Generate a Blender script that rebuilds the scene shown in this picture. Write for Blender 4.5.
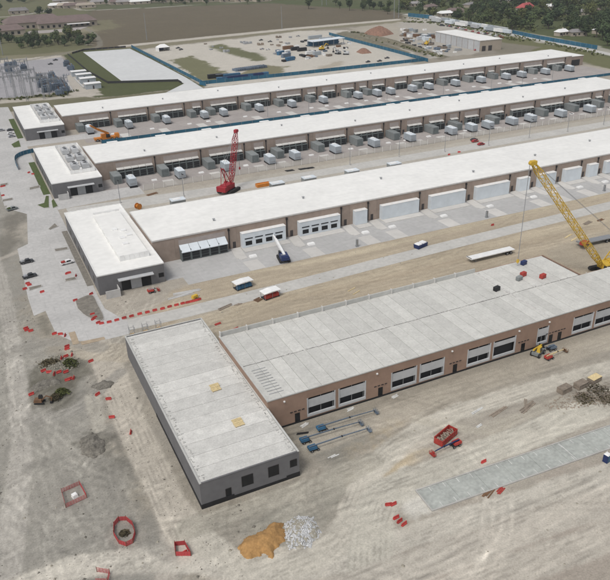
import bpy, bmesh, math, random
import numpy as np
from mathutils import Vector, Matrix

for o in list(bpy.data.objects):
    bpy.data.objects.remove(o)
SC = bpy.context.scene
C = SC.collection
PI = math.pi
rnd = random.Random(7)

# ------------------------------------------------------------------ camera
CAM_H = 90.0
F_PX = 710.52                      # focal length in pixels of a 610 px wide frame
PITCH, YAW, ROLL = math.radians(26.936), math.radians(25.051), math.radians(-1.4254)
_fw = Vector((math.sin(YAW)*math.cos(PITCH), math.cos(YAW)*math.cos(PITCH), -math.sin(PITCH)))
_r = Vector((math.cos(YAW), -math.sin(YAW), 0))
_u = _r.cross(_fw)
_r2 = _r*math.cos(ROLL) + _u*math.sin(ROLL)
_u2 = -_r*math.sin(ROLL) + _u*math.cos(ROLL)
cam = bpy.data.objects.new('camera', bpy.data.cameras.new('camera'))
C.objects.link(cam)
M3 = Matrix((_r2, _u2, -_fw)).transposed()
cam.matrix_world = Matrix.Translation((0, 0, CAM_H)) @ M3.to_4x4()
cam.data.sensor_width = 36.0
cam.data.lens = F_PX/610*36
cam.data.clip_start = 1.0
cam.data.clip_end = 9000
SC.camera = cam

# ------------------------------------------------------------------ light
W = bpy.data.worlds.new('World'); SC.world = W; W.use_nodes = True
nt = W.node_tree
bg = nt.nodes['Background']
sky = nt.nodes.new('ShaderNodeTexSky'); sky.sky_type = 'NISHITA'; sky.sun_disc = False
SUN_EL, SUN_AZ = math.radians(58), math.radians(-120)   # azimuth measured from +Y towards +X
sky.sun_elevation = SUN_EL; sky.sun_rotation = SUN_AZ
sky.air_density = 1.0; sky.dust_density = 4.0; sky.ozone_density = 1.0
hs = nt.nodes.new('ShaderNodeHueSaturation'); hs.inputs['Saturation'].default_value = 0.25
nt.links.new(sky.outputs[0], hs.inputs['Color']); nt.links.new(hs.outputs[0], bg.inputs[0])
bg.inputs[1].default_value = 0.15
sun = bpy.data.objects.new('sun', bpy.data.lights.new('sun', 'SUN')); C.objects.link(sun)
sd = Vector((math.sin(SUN_AZ)*math.cos(SUN_EL), math.cos(SUN_AZ)*math.cos(SUN_EL), math.sin(SUN_EL)))
sun.rotation_euler = sd.to_track_quat('Z', 'Y').to_euler()
sun.data.energy = 1.35; sun.data.angle = math.radians(14); sun.data.color = (1, 0.96, 0.9)
SC.view_settings.view_transform = 'Standard'; SC.view_settings.look = 'None'
SC.view_settings.gamma = 1.0; SC.view_settings.use_curve_mapping = False
SC.view_settings.exposure = -0.12

# ------------------------------------------------------------------ helpers
def at(px, py, z=0.0):
    """world point at height z seen at photo position (px, py); used to survey the site plan"""
    d = _r2*((px-305)/F_PX) - _u2*((py-290)/F_PX) + _fw
    t = (z-CAM_H)/d.z
    return Vector((d.x*t, d.y*t, z))

def pix(v):
    d = Vector(v) - Vector((0, 0, CAM_H)); z = d.dot(_fw)
    return 305+F_PX*d.dot(_r2)/z, 290-F_PX*d.dot(_u2)/z

class MB:
    def __init__(s): s.v = []; s.f = []
    def add(s, vs, fs):
        n = len(s.v); s.v += [tuple(a) for a in vs]; s.f += [tuple(i+n for i in f) for f in fs]; return s
    def box(s, x0, x1, y0, y1, z0, z1):
        return s.add([(x0,y0,z0),(x1,y0,z0),(x1,y1,z0),(x0,y1,z0),(x0,y0,z1),(x1,y0,z1),(x1,y1,z1),(x0,y1,z1)],
                     [(0,3,2,1),(4,5,6,7),(0,1,5,4),(1,2,6,5),(2,3,7,6),(3,0,4,7)])
    def taper(s, x0, x1, y0, y1, z0, z1, ix, iy=None):
        iy = ix if iy is None else iy
        return s.add([(x0,y0,z0),(x1,y0,z0),(x1,y1,z0),(x0,y1,z0),(x0+ix,y0+iy,z1),(x1-ix,y0+iy,z1),(x1-ix,y1-iy,z1),(x0+ix,y1-iy,z1)],
                     [(0,3,2,1),(4,5,6,7),(0,1,5,4),(1,2,6,5),(2,3,7,6),(3,0,4,7)])
    def bar(s, p, q, w, h=None, up=(0,0,1)):
        h = h or w; p = Vector(p); q = Vector(q); d = (q-p).normalized()
        a = d.cross(Vector(up))
        if a.length < 1e-4: a = d.cross(Vector((0,1,0)))
        a.normalize(); b = a.cross(d)
        a *= w/2; b *= h/2
        vs = [p-a-b, p+a-b, p+a+b, p-a+b, q-a-b, q+a-b, q+a+b, q-a+b]
        return s.add(vs, [(0,3,2,1),(4,5,6,7),(0,1,5,4),(1,2,6,5),(2,3,7,6),(3,0,4,7)])
    def tube(s, p, q, r, r2=None, n=8):
        r2 = r if r2 is None else r2
        p = Vector(p); q = Vector(q); d = (q-p).normalized()
        a = d.cross(Vector((0,0,1)))
        if a.length < 1e-4: a = Vector((1,0,0))
        a.normalize(); b = a.cross(d)
        vs = []
        for c, rr in ((p, r), (q, r2)):
            for i in range(n):
                t = 2*PI*i/n; vs.append(c + a*math.cos(t)*rr + b*math.sin(t)*rr)
        fs = [(i, (i+1) % n, n+(i+1) % n, n+i) for i in range(n)]
        fs += [tuple(range(n-1, -1, -1)), tuple(range(n, 2*n))]
        return s.add(vs, fs)
    def prism(s, pts, z0, z1):
        n = len(pts)
        ar = sum(pts[i][0]*pts[(i+1) % n][1]-pts[(i+1) % n][0]*pts[i][1] for i in range(n))
        if ar < 0: pts = pts[::-1]
        vs = [(p[0], p[1], z0) for p in pts] + [(p[0], p[1], z1) for p in pts]
        fs = [tuple(range(n-1, -1, -1)), tuple(range(n, 2*n))] + [(i, (i+1) % n, n+(i+1) % n, n+i) for i in range(n)]
        return s.add(vs, fs)
    def extr_x(s, prof, x0, x1):           # profile in (y, z)
        n = len(prof)
        vs = [(x0, a, b) for a, b in prof] + [(x1, a, b) for a, b in prof]
        fs = [tuple(range(n-1, -1, -1)), tuple(range(n, 2*n))] + [(i, (i+1) % n, n+(i+1) % n, n+i) for i in range(n)]
        return s.add(vs, fs)
    def extr_y(s, prof, y0, y1):           # profile in (x, z)
        n = len(prof)
        vs = [(a, y0, b) for a, b in prof] + [(a, y1, b) for a, b in prof]
        fs = [tuple(range(n)), tuple(range(2*n-1, n-1, -1))] + [(i, n+i, n+(i+1) % n, (i+1) % n) for i in range(n)]
        return s.add(vs, fs)
    def lattice(s, p, q, w0, w1, n, r, up=(0,0,1)):
        p = Vector(p); q = Vector(q); d = (q-p).normalized()
        a = d.cross(Vector(up)); a.normalize(); b = a.cross(d)
        def cr(t):
            w = w0+(w1-w0)*t; c = p+(q-p)*t
            return [c+a*w/2*i+b*w/2*j for i, j in ((1,1),(-1,1),(-1,-1),(1,-1))]
        A = cr(0); B = cr(1)
        for i in range(4): s.bar(A[i], B[i], r*1.6)
        for k in range(n):
            u = cr(k/n); v = cr((k+1)/n)
            for i in range(4):
                j = (i+1) % 4
                if k % 2: s.bar(u[i], v[j], r)
                else: s.bar(u[j], v[i], r)
                s.bar(v[i], v[j], r)
        return s
    def mesh(s, name, mat, smooth=False):
        me = bpy.data.meshes.new(name); me.from_pydata(s.v, [], s.f); me.update()
        if mat: me.materials.append(MATS[mat] if isinstance(mat, str) else mat)
        if smooth:
            me.polygons.foreach_set('use_smooth', [True]*len(me.polygons))
        return me

CACHE = {}
def part(name, key, fn, mat, parent, loc=(0,0,0), rot=(0,0,0), label=None, smooth=False, kind=None):
    """one mesh object under parent; alike pieces share their mesh through key"""
    if key is not None and (key, mat) in CACHE: me = CACHE[(key, mat)]
    else:
        mb = MB(); fn(mb); me = mb.mesh(name, mat, smooth)
        if key is not None: CACHE[(key, mat)] = me
    o = bpy.data.objects.new(name, me); C.objects.link(o)
    o.parent = parent; o.location = loc; o.rotation_euler = rot
    if label: o['label'] = label
    if kind: o['kind'] = kind
    return o

def thing(name, label, cat, loc=(0,0,0), rz=0.0, group=None):
    o = bpy.data.objects.new(name, None); C.objects.link(o)
    o.location = loc; o.rotation_euler = (0, 0, rz); o.empty_display_size = 0.5
    o['label'] = label; o['category'] = cat
    if group: o['group'] = group
    return o

def solo(name, key, fn, mat, label, cat, loc=(0,0,0), rz=0.0, group=None, smooth=False, kind=None, scale=1.0):
    o = part(name, key, fn, mat, None, loc, (0, 0, rz), None, smooth)
    o['label'] = label; o['category'] = cat; o.scale = (scale,)*3
    if group: o['group'] = group
    if kind: o['kind'] = kind
    return o

def struct(name, fn, mat, label=None):
    o = part(name, None, fn, mat, None); o['kind'] = 'structure'
    if label: o['label'] = label
    return o

ORD = ['first','second','third','fourth','fifth','sixth','seventh','eighth','ninth','tenth','eleventh','twelfth','thirteenth','fourteenth','fifteenth','sixteenth','seventeenth','eighteenth','nineteenth','twentieth']
for _d, _t in (('twenty','thirtieth'), ('thirty','fortieth'), ('forty','fiftieth')):
    ORD += [_d+'-'+w for w in ORD[:9]] + [_t]
def nth(i): return ORD[i]

# ------------------------------------------------------------------ materials
MATS = {}
def mat(name, col, rough=0.8, nscale=0.0, namt=0.0, bump=0.0, orand=0.0, metal=0.0, spec=0.3, n2=0.0, col2=None):
    m = bpy.data.materials.new(name); m.use_nodes = True; MATS[name] = m
    t = m.node_tree; b = t.nodes['Principled BSDF']
    b.inputs['Roughness'].default_value = rough; b.inputs['Metallic'].default_value = metal
    b.inputs['Specular IOR Level'].default_value = spec
    c = (*col, 1)
    b.inputs['Base Color'].default_value = c
    out = None
    if nscale:
        tc = t.nodes.new('ShaderNodeNewGeometry')
        nz = t.nodes.new('ShaderNodeTexNoise'); nz.inputs['Scale'].default_value = nscale
        nz.inputs['Detail'].default_value = 6; nz.inputs['Roughness'].default_value = 0.65
        t.links.new(tc.outputs['Position'], nz.inputs['Vector'])
        rp = t.nodes.new('ShaderNodeMapRange'); rp.inputs['From Min'].default_value = 0.3; rp.inputs['From Max'].default_value = 0.7
        t.links.new(nz.outputs['Fac'], rp.inputs['Value'])
        mx = t.nodes.new('ShaderNodeMix'); mx.data_type = 'RGBA'
        d = col2 or tuple(x*(1-namt) for x in col); l = col if col2 else tuple(min(0.9, x*(1+namt)) for x in col)
        mx.inputs['A'].default_value = (*d, 1); mx.inputs['B'].default_value = (*l, 1)
        t.links.new(rp.outputs[0], mx.inputs['Factor']); out = mx.outputs['Result']
        if n2:
            nz2 = t.nodes.new('ShaderNodeTexNoise'); nz2.inputs['Scale'].default_value = n2; nz2.inputs['Detail'].default_value = 5
            t.links.new(tc.outputs['Position'], nz2.inputs['Vector'])
            r2 = t.nodes.new('ShaderNodeMapRange'); r2.inputs['From Min'].default_value = 0.3; r2.inputs['From Max'].default_value = 0.7
            r2.inputs['To Min'].default_value = 1-namt; r2.inputs['To Max'].default_value = 1+namt*0.6
            t.links.new(nz2.outputs['Fac'], r2.inputs['Value'])
            mm = t.nodes.new('ShaderNodeMix'); mm.data_type = 'RGBA'; mm.blend_type = 'MULTIPLY'; mm.inputs['Factor'].default_value = 1
            t.links.new(out, mm.inputs['A']); t.links.new(r2.outputs[0], mm.inputs['B']); out = mm.outputs['Result']
        if bump:
            bp = t.nodes.new('ShaderNodeBump'); bp.inputs['Strength'].default_value = bump; bp.inputs['Distance'].default_value = 0.3
            t.links.new(nz.outputs['Fac'], bp.inputs['Height']); t.links.new(bp.outputs[0], b.inputs['Normal'])
    if orand:
        oi = t.nodes.new('ShaderNodeObjectInfo')
        r = t.nodes.new('ShaderNodeMapRange'); r.inputs['To Min'].default_value = 1-orand; r.inputs['To Max'].default_value = 1+orand
        t.links.new(oi.outputs['Random'], r.inputs['Value'])
        mm = t.nodes.new('ShaderNodeMix'); mm.data_type = 'RGBA'; mm.blend_type = 'MULTIPLY'; mm.inputs['Factor'].default_value = 1
        if out: t.links.new(out, mm.inputs['A'])
        else: mm.inputs['A'].default_value = c
        t.links.new(r.outputs[0], mm.inputs['B']); out = mm.outputs['Result']
    if out: t.links.new(out, b.inputs['Base Color'])
    return m

mat('roof_white', (0.765,0.76,0.735), 0.6, 0.06, 0.06, n2=0.5)
mat('coping', (0.55,0.54,0.52), 0.5, 0.8, 0.1)
mat('wall_taupe', (0.295,0.237,0.198), 0.85, 0.5, 0.13, orand=0.07)
mat('wall_light_taupe', (0.345,0.305,0.285), 0.85, 0.6, 0.10)
mat('wall_brown', (0.285,0.195,0.147), 0.9, 0.4, 0.12, orand=0.05)
mat('wall_slate', (0.148,0.147,0.152), 0.85, 0.4, 0.12, orand=0.04)
mat('roof_plank', (0.53,0.525,0.495), 0.8, 0.4, 0.10, orand=0.075, n2=2.0)
mat('plank_office', (0.555,0.548,0.52), 0.8, 0.5, 0.12, orand=0.08, n2=3.0)
mat('parapet', (0.45,0.45,0.43), 0.8, 0.6, 0.12, orand=0.06)
mat('black_membrane', (0.018,0.018,0.02), 0.6, 0.8, 0.3)
mat('dark_glass', (0.012,0.013,0.015), 0.25)
mat('dark_void', (0.03,0.03,0.032), 0.9)
mat('wrap_grey', (0.46,0.47,0.48), 0.6, 0.6, 0.1, orand=0.08)
mat('wrap_white', (0.60,0.65,0.69), 0.5, 0.4, 0.08, orand=0.05)
mat('white_paint', (0.75,0.75,0.74), 0.5, 0.8, 0.08, orand=0.04)
mat('grey_paint', (0.33,0.34,0.35), 0.5, 0.8, 0.1, orand=0.08)
mat('door_dark', (0.05,0.045,0.045), 0.6)
mat('gen_grey', (0.345,0.38,0.41), 0.45, 0.9, 0.1, orand=0.06)
mat('gen_green', (0.225,0.243,0.243), 0.55, 0.8, 0.12, orand=0.12)
mat('cabinet', (0.135,0.155,0.155), 0.5, 0.9, 0.2, orand=0.15)
mat('hood_beige', (0.52,0.515,0.49), .6, .8, .1, orand=.08)
mat('grille', (0.02,0.022,0.024), 0.6)
mat('black_steel', (0.02,0.02,0.022), 0.5)
mat('steel', (0.30,0.31,0.32), 0.45, 2.0, 0.15, metal=0.4)
mat('steel_blue', (0.125,0.16,0.205), 0.5, 1.0, 0.2, orand=0.2)
mat('concrete', (0.47,0.465,0.455), 0.9, 0.15, 0.07, n2=1.2)
mat('concrete_lot', (0.46,0.452,0.44), 0.9, 0.07, 0.11, n2=0.9)
mat('concrete_yard', (0.355,0.325,0.308), 0.9, 0.08, 0.10, n2=0.7)
mat('concrete_near', (0.425,0.42,0.412), 0.9, 0.08, 0.08, n2=0.7)
mat('concrete_slab', (0.52,0.505,0.48), 0.9, 0.3, 0.08, orand=0.06)
mat('kerb', (0.42,0.41,0.39), 0.9, 0.5, 0.12)
mat('strip_concrete', (0.37,0.385,0.36), 0.9, 0.22, 0.16, n2=1.5)
mat('line_white', (0.56,0.56,0.54), 0.8, 1.5, 0.25)
mat('haul_road', (0.46,0.45,0.425), 0.95, 0.1, 0.09, n2=0.8)
mat('pale_pad', (0.55,0.56,0.56), 0.9, 0.03, 0.06, n2=0.3)
mat('island_soil', (0.19,0.175,0.15), 0.95, 1.0, 0.3)
mat('island_grass', (0.075,0.10,0.035), 0.95, 1.5, 0.4)
mat('barrier_red', (0.47,0.055,0.05), 0.6, 2.0, 0.2, orand=0.2)
mat('net_orange', (0.42,0.06,0.065), 0.7, orand=0.1)
mat('red_paint', (0.36,0.045,0.035), 0.5, 1.2, 0.2)
mat('red_crane', (0.33,0.025,0.035), 0.5, 0.5, 0.15)
mat('yellow_crane', (0.56,0.37,0.045), 0.5, 0.5, 0.12)
mat('orange_paint', (0.55,0.20,0.03), 0.5, 0.7, 0.15)
mat('blue_paint', (0.04,0.125,0.225), 0.5, 1.0, 0.2, orand=0.1)
mat('navy_paint', (0.02,0.035,0.11), 0.4, 1.0, 0.15)
mat('blue_net', (0.024,0.115,0.185), 0.8, 0.3, 0.25)
mat('rubber', (0.025,0.025,0.025), 0.8)
mat('car_dark', (0.03,0.032,0.036), 0.25, spec=0.6)
mat('car_white', (0.72,0.72,0.72), 0.25, spec=0.6)
mat('car_silver', (0.33,0.34,0.36), 0.3, spec=0.6)
mat('car_red', (0.35,0.03,0.03), 0.3, spec=0.6)
mat('glass_car', (0.015,0.018,0.02), 0.1, spec=0.7)
mat('wood', (0.42,0.29,0.15), 0.9, 2.0, 0.25, orand=0.15)
mat('wood_grey', (0.24,0.20,0.16), 0.9, 2.0, 0.3, orand=0.2)
mat('pallet_yellow', (0.62,0.50,0.28), 0.9, 2.0, 0.2, orand=0.1)
mat('sand', (0.37,0.215,0.085), 0.95, 0.8, 0.18, bump=0.4, n2=3.0)
mat('stone_pale', (0.45,0.455,0.46), 0.9, 1.5, 0.35)
mat('stone_rubble', (0.30,0.28,0.23), .95, 2.0, .3)
mat('soil_dark', (0.17,0.158,0.135), 0.95, 0.8, 0.35, bump=0.6, n2=3.0)
mat('soil_bank', (0.17,0.155,0.11), 0.95, 0.4, 0.3, bump=0.5, n2=2.0)
mat('soil_red', (0.24,0.14,0.10), 0.95, 0.5, 0.25, bump=0.4)
mat('rust', (0.16,0.09,0.05), 0.8, 1.0, 0.3)
mat('roof_brown', (0.165,0.125,0.115), 0.9, 0.15, 0.15)
mat('roof_grey', (0.22,0.21,0.21), 0.9, 0.2, 0.2, orand=0.3)
mat('roof_red', (0.40,0.09,0.09), 0.8, 0.2, 0.15)
mat('wall_beige', (0.38,0.33,0.27), 0.9, 0.2, 0.1, orand=0.15)
mat('pole_steel', (0.26,0.27,0.28), 0.6)
mat('pole_wood', (0.17,0.14,0.11), 0.9)
mat('bark', (0.09,0.07,0.055), 0.95)
for nm, c in (('leaf_dark', (0.052,0.074,0.035)), ('leaf_mid', (0.080,0.104,0.044)), ('leaf_olive', (0.105,0.118,0.045)), ('brush', (0.11,0.095,0.06))):
    mat(nm, c, 0.9, 0.35, 0.45, orand=0.3, spec=0.1)
def joints(name, w, h, mortar, line, var):
    """thin seams between laid strips or cast bays, faint tone change from one to the next"""
    t = MATS[name].node_tree; b = t.nodes['Principled BSDF']; src = b.inputs['Base Color'].links[0].from_socket
    g = t.nodes.new('ShaderNodeNewGeometry'); br = t.nodes.new('ShaderNodeTexBrick'); br.offset = 0.37
    br.inputs['Scale'].default_value = 1; br.inputs['Brick Width'].default_value = w; br.inputs['Row Height'].default_value = h; br.inputs['Mortar Size'].default_value = mortar
    br.inputs['Color1'].default_value = (1, 1, 1, 1); br.inputs['Color2'].default_value = (1-var,)*3+(1,); br.inputs['Mortar'].default_value = (line,)*3+(1,)
    t.links.new(g.outputs['Position'], br.inputs['Vector'])
    mm = t.nodes.new('ShaderNodeMix'); mm.data_type = 'RGBA'; mm.blend_type = 'MULTIPLY'; mm.inputs['Factor'].default_value = 1
    t.links.new(src, mm.inputs['A']); t.links.new(br.outputs['Color'], mm.inputs['B']); t.links.new(mm.outputs['Result'], b.inputs['Base Color'])
joints('roof_white', 31, 3.0, 0.035, 0.90, 0.025)
joints('concrete_lot', 5.2, 4.6, 0.05, 0.82, 0.05)
joints('concrete_near', 6.0, 6.0, 0.05, 0.82, 0.05)
joints('concrete_yard', 6.0, 6.0, 0.06, 0.82, 0.06)
m = mat('chain_link', (0.60,0.58,0.54), 0.6)
_t = m.node_tree; _b = _t.nodes['Principled BSDF']; _b.inputs['Alpha'].default_value = 0.42
mat('chain_dark', (0.04,0.04,0.04), 0.8)

# ------------------------------------------------------------------ the lie of the land
def _h(ix, iy, s):
    n = (ix.astype(np.int64)*374761393 + iy.astype(np.int64)*668265263 + s*1442695041) & 0xffffffff
    n = ((n ^ (n >> 13))*1274126177) & 0xffffffff
    return ((n ^ (n >> 16)) & 0xffff)/65535.0
def vnoise(x, y, s=0):
    x0 = np.floor(x); y0 = np.floor(y); fx = x-x0; fy = y-y0
    fx = fx*fx*(3-2*fx); fy = fy*fy*(3-2*fy)
    a = _h(x0, y0, s); b = _h(x0+1, y0, s); c = _h(x0, y0+1, s); d = _h(x0+1, y0+1, s)
    return (a*(1-fx)+b*fx)*(1-fy)+(c*(1-fx)+d*fx)*fy
def fbm(x, y, s=0, o=4, g=0.5):
    t = 0; a = 1; n = 0
    for i in range(o):
        t = t+a*vnoise(x, y, s+i*17); n += a; a *= g; x = x*2.03+11.3; y = y*2.03-7.1
    return t/n
def sdist_poly(X, Y, P):
    d = np.full(X.shape, 1e18); ins = np.zeros(X.shape, bool); n = len(P)
    for i in range(n):
        ax, ay = P[i]; bx, by = P[(i+1) % n]
        ex, ey = bx-ax, by-ay; wx, wy = X-ax, Y-ay
        t = np.clip((wx*ex+wy*ey)/(ex*ex+ey*ey+1e-9), 0, 1)
        d = np.minimum(d, (wx-ex*t)**2+(wy-ey*t)**2)
        c = (ay <= Y) != (by <= Y)
        with np.errstate(divide='ignore', invalid='ignore'):
            xi = ax+(Y-ay)*ex/(ey if ey else 1e-9)
        ins ^= c & (X < xi)
    d = np.sqrt(d); return np.where(ins, -d, d)
def dist_line(X, Y, P):
    d = np.full(X.shape, 1e18)
    for i in range(len(P)-1):
        ax, ay = P[i]; bx, by = P[i+1]; ex, ey = bx-ax, by-ay; wx, wy = X-ax, Y-ay
        t = np.clip((wx*ex+wy*ey)/(ex*ex+ey*ey+1e-9), 0, 1)
        d = np.minimum(d, (wx-ex*t)**2+(wy-ey*t)**2)
    return np.sqrt(d)
def G(L): return [tuple(at(*q)[:2]) for q in L]
def smooth_line(P, k=6):
    out = []
    n = len(P)
    for i in range(n-1):
        p0 = P[max(i-1, 0)]; p1 = P[i]; p2 = P[i+1]; p3 = P[min(i+2, n-1)]
        for j in range(k):
            t = j/k
            out.append(tuple(0.5*(2*p1[a]+(p2[a]-p0[a])*t+(2*p0[a]-5*p1[a]+4*p2[a]-p3[a])*t*t+(3*p1[a]-p0[a]-3*p2[a]+p3[a])*t**3) for a in (0, 1)))
    out.append(P[-1]); return out

# soils: (outline, colour, edge softness m, wobble m, strength)
SOIL = [
 # far country
 (G([(-30,62),(-30,-6),(95,-6),(92,10),(70,30),(100,49),(62,54)]), (0.135,0.135,0.075), 6, 10, 1),
 (G([(92,10),(272,3),(330,7),(398,11),(406,20),(300,28.5),(200,38.5),(128,48),(100,49),(66,33)]), (0.138,0.118,0.084), 3, 6, 1),
 (G([(60,22),(110,20),(122,25),(95,33),(70,34)]), (0.19,0.18,0.115), 5, 12, 0.8),
 (G([(64,33),(98,31),(85,27),(92,24),(60,26)]), (0.33,0.29,0.23), 4, 8, 0.5),
 (G([(398,11),(330,7),(272,3),(262,-8),(640,-8),(640,80),(600,56),(510,38),(430,20)]), (0.085,0.100,0.045), 6, 12, 1),
 (G([(0,56),(62,52),(100,49),(128,47),(200,37),(300,27.5),(406,19),(412,22),(300,31),(205,41.5),(128,50.5),(82,53),(62,57),(0,64)]), (0.21,0.195,0.135), 3, 4, 0.9),
 (G([(118,45.5),(200,37),(300,27),(400,18.5),(402,20),(300,29),(200,39.2),(120,47.3)]), (0.50,0.47,0.43), 1, 1.5, 0.9),
 # laydown yard
 (G([(140,50),(205,42),(300,31),(345,30),(412,52),(412,66),(300,78),(204,88)]), (0.50,0.475,0.435), 3, 6, 1),
 (G([(209,46),(222,44),(269,57),(258,62),(222,52)]), (0.125,0.13,0.065), 2, 4, 0.95),
 (G([(170,60),(192,56),(238,78),(204,84)]), (0.15,0.15,0.08), 2, 5, 0.95),
 (G([(240,71),(262,65),(285,66),(282,72),(262,77),(240,78)]), (0.17,0.16,0.09), 2, 5, 0.9),
 (G([(313,68),(340,61),(345,64),(318,72)]), (0.30,0.26,0.20), 2, 4, 0.6),
 (G([(335,33),(352,31),(420,56),(405,60)]), (0.47,0.46,0.43), 2, 3, 0.8),
 (G([(335,33),(347,31),(400,48),(402,52)]), (0.16,0.15,0.10), 1.2, 2, 0.9),
 (G([(349,32),(360,31),(450,56),(440,60)]), (0.17,0.155,0.12), 1.2, 2, 0.8),
 (G([(350,28),(400,22),(430,38),(400,45)]), (0.40,0.37,0.32), 3, 6, 0.8),
 (G([(400,22),(430,18),(490,38),(500,52),(430,58),(400,42)]), (0.40,0.38,0.35), 2, 4, 0.85),
 (G([(412,14),(430,14),(600,46),(620,54),(620,58),(596,53),(505,40),(420,22),(405,20)]), (0.40,0.385,0.35), 1.5, 2, 0.75),
 (G([(484,41),(512,36),(600,55),(630,62),(630,80),(596,67),(575,60),(545,50),(500,54)]), (0.135,0.138,0.068), 2, 4, 0.97),
 (G([(500,42),(540,47),(528,52),(470,56)]), (0.22,0.20,0.17), 1, 2, 0.8),
 # substation ground and the banks round the pale pad
 (G([(-20,62),(62,55),(80,86),(60,92),(-20,102)]), (0.34,0.335,0.36), 1.5, 2, 1),
 (G([(-20,62),(62,55),(64,57),(-20,65.5)]), (0.50,0.46,0.40), 1, 2, 0.8),
 (G([(62,55),(84,50),(135,48),(190,78),(204,86),(120,96),(92,98),(88,84),(72,66)]), (0.085,0.096,0.045), 1.2, 2.5, 1),
 (G([(66,76),(74,72),(100,92),(92,97),(70,100)]), (0.45,0.42,0.38), 1, 2, 0.9),
 (G([(-20,100),(60,94),(100,98),(205,86),(205,92),(55,108),(10,112),(-20,116)]), (0.145,0.14,0.085), 1, 2, 0.9),
 (G([(-20,101),(52,97),(100,93),(104,95),(52,99.5),(-20,105)]), (0.46,0.43,0.39), 0.8, 1, 0.85),
 # ground between the halls
 (G([(-30,116),(205,92),(400,69),(545,53),(580,63),(660,78),(660,190),(620,240),(160,320),(90,330),(-30,200)]), (0.385,0.355,0.315), 2, 3, 0.9),
 (G([(120,200),(640,112),(640,124),(128,214)]), (0.44,0.415,0.375), 1, 1.5, 0.8),
 (G([(170,290),(620,176),(640,300),(200,340),(150,330)]), (0.40,0.345,0.27), 2, 3, 0.95),
 # the left hand rough ground
 (G([(-40,120),(4,120),(14,190),(26,205),(24,250),(40,330),(82,352),(100,385),(124,430),(146,478),(168,525),(185,560),(170,620),(-80,620)]), (0.290,0.280,0.258), 7, 10, 0.92),
 (G([(85,330),(205,330),(196,320),(140,365),(210,520),(330,460),(640,330),(640,640),(200,640),(190,540),(150,480),(128,430),(95,352)]), (0.325,0.303,0.268), 5, 6, 0.95),
 (G([(300,470),(330,430),(420,410),(640,350),(640,470),(400,560),(300,520)]), (0.365,0.338,0.298), 5, 8, 0.8),
 (G([(350,560),(430,525),(640,455),(640,640),(330,640)]), (0.365,0.325,0.288), 5, 7, 0.85),
 (G([(205,515),(300,482),(330,468),(365,480),(320,550),(250,568),(215,545)]), (0.31,0.298,0.262), 6, 9, 0.8),
 (G([(285,450),(300,435),(360,425),(375,440),(330,462)]), (0.23,0.22,0.195), 3, 4, 0.8),
 (G([(372,452),(400,430),(425,440),(440,455),(400,478),(380,476)]), (0.47,0.375,0.235), 4, 6, 0.55),
 (G([(480,440),(510,426),(520,432),(490,450)]), (0.48,0.40,0.27), 3, 4, 0.4),
 (G([(398,500),(416,492),(432,511),(415,520),(402,516)]), (0.58,0.565,0.53), 1.2, 2, 0.9),
 (G([(28,372),(60,352),(85,357),(90,372),(70,385),(40,392)]), (0.14,0.133,0.11), 1.5, 3, 0.8),
 (G([(20,388),(45,380),(65,380),(72,400),(58,412),(30,404)]), (0.125,0.118,0.098), 2, 3, 0.75),
 (G([(78,440),(96,428),(118,440),(130,455),(100,462),(84,456)]), (0.135,0.128,0.11), 2, 6, 0.8),
 (G([(112,460),(140,450),(150,478),(148,512),(128,520),(122,490)]), (0.185,0.177,0.158), 4, 9, 0.75),
 (G([(60,560),(110,545),(130,552),(90,575),(60,585)]), (0.14,0.132,0.115), 2, 4, 0.7),
 (G([(0,218),(24,208),(22,240),(0,262)]), (0.13,0.12,0.1), 3, 4, 0.6),
 (G([(36,316),(46,312),(56,334),(42,340)]), (0.17,0.16,0.135), 1, 2, 0.7),
 (G([(200,318),(222,338),(262,398),(258,402),(205,330)]), (0.30,0.275,0.235), 1, 1, 0.6),
 (G([(540,250),(640,222),(640,262),(580,272),(545,256)]), (0.37,0.33,0.27), 2, 3, 0.8),
]
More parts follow.
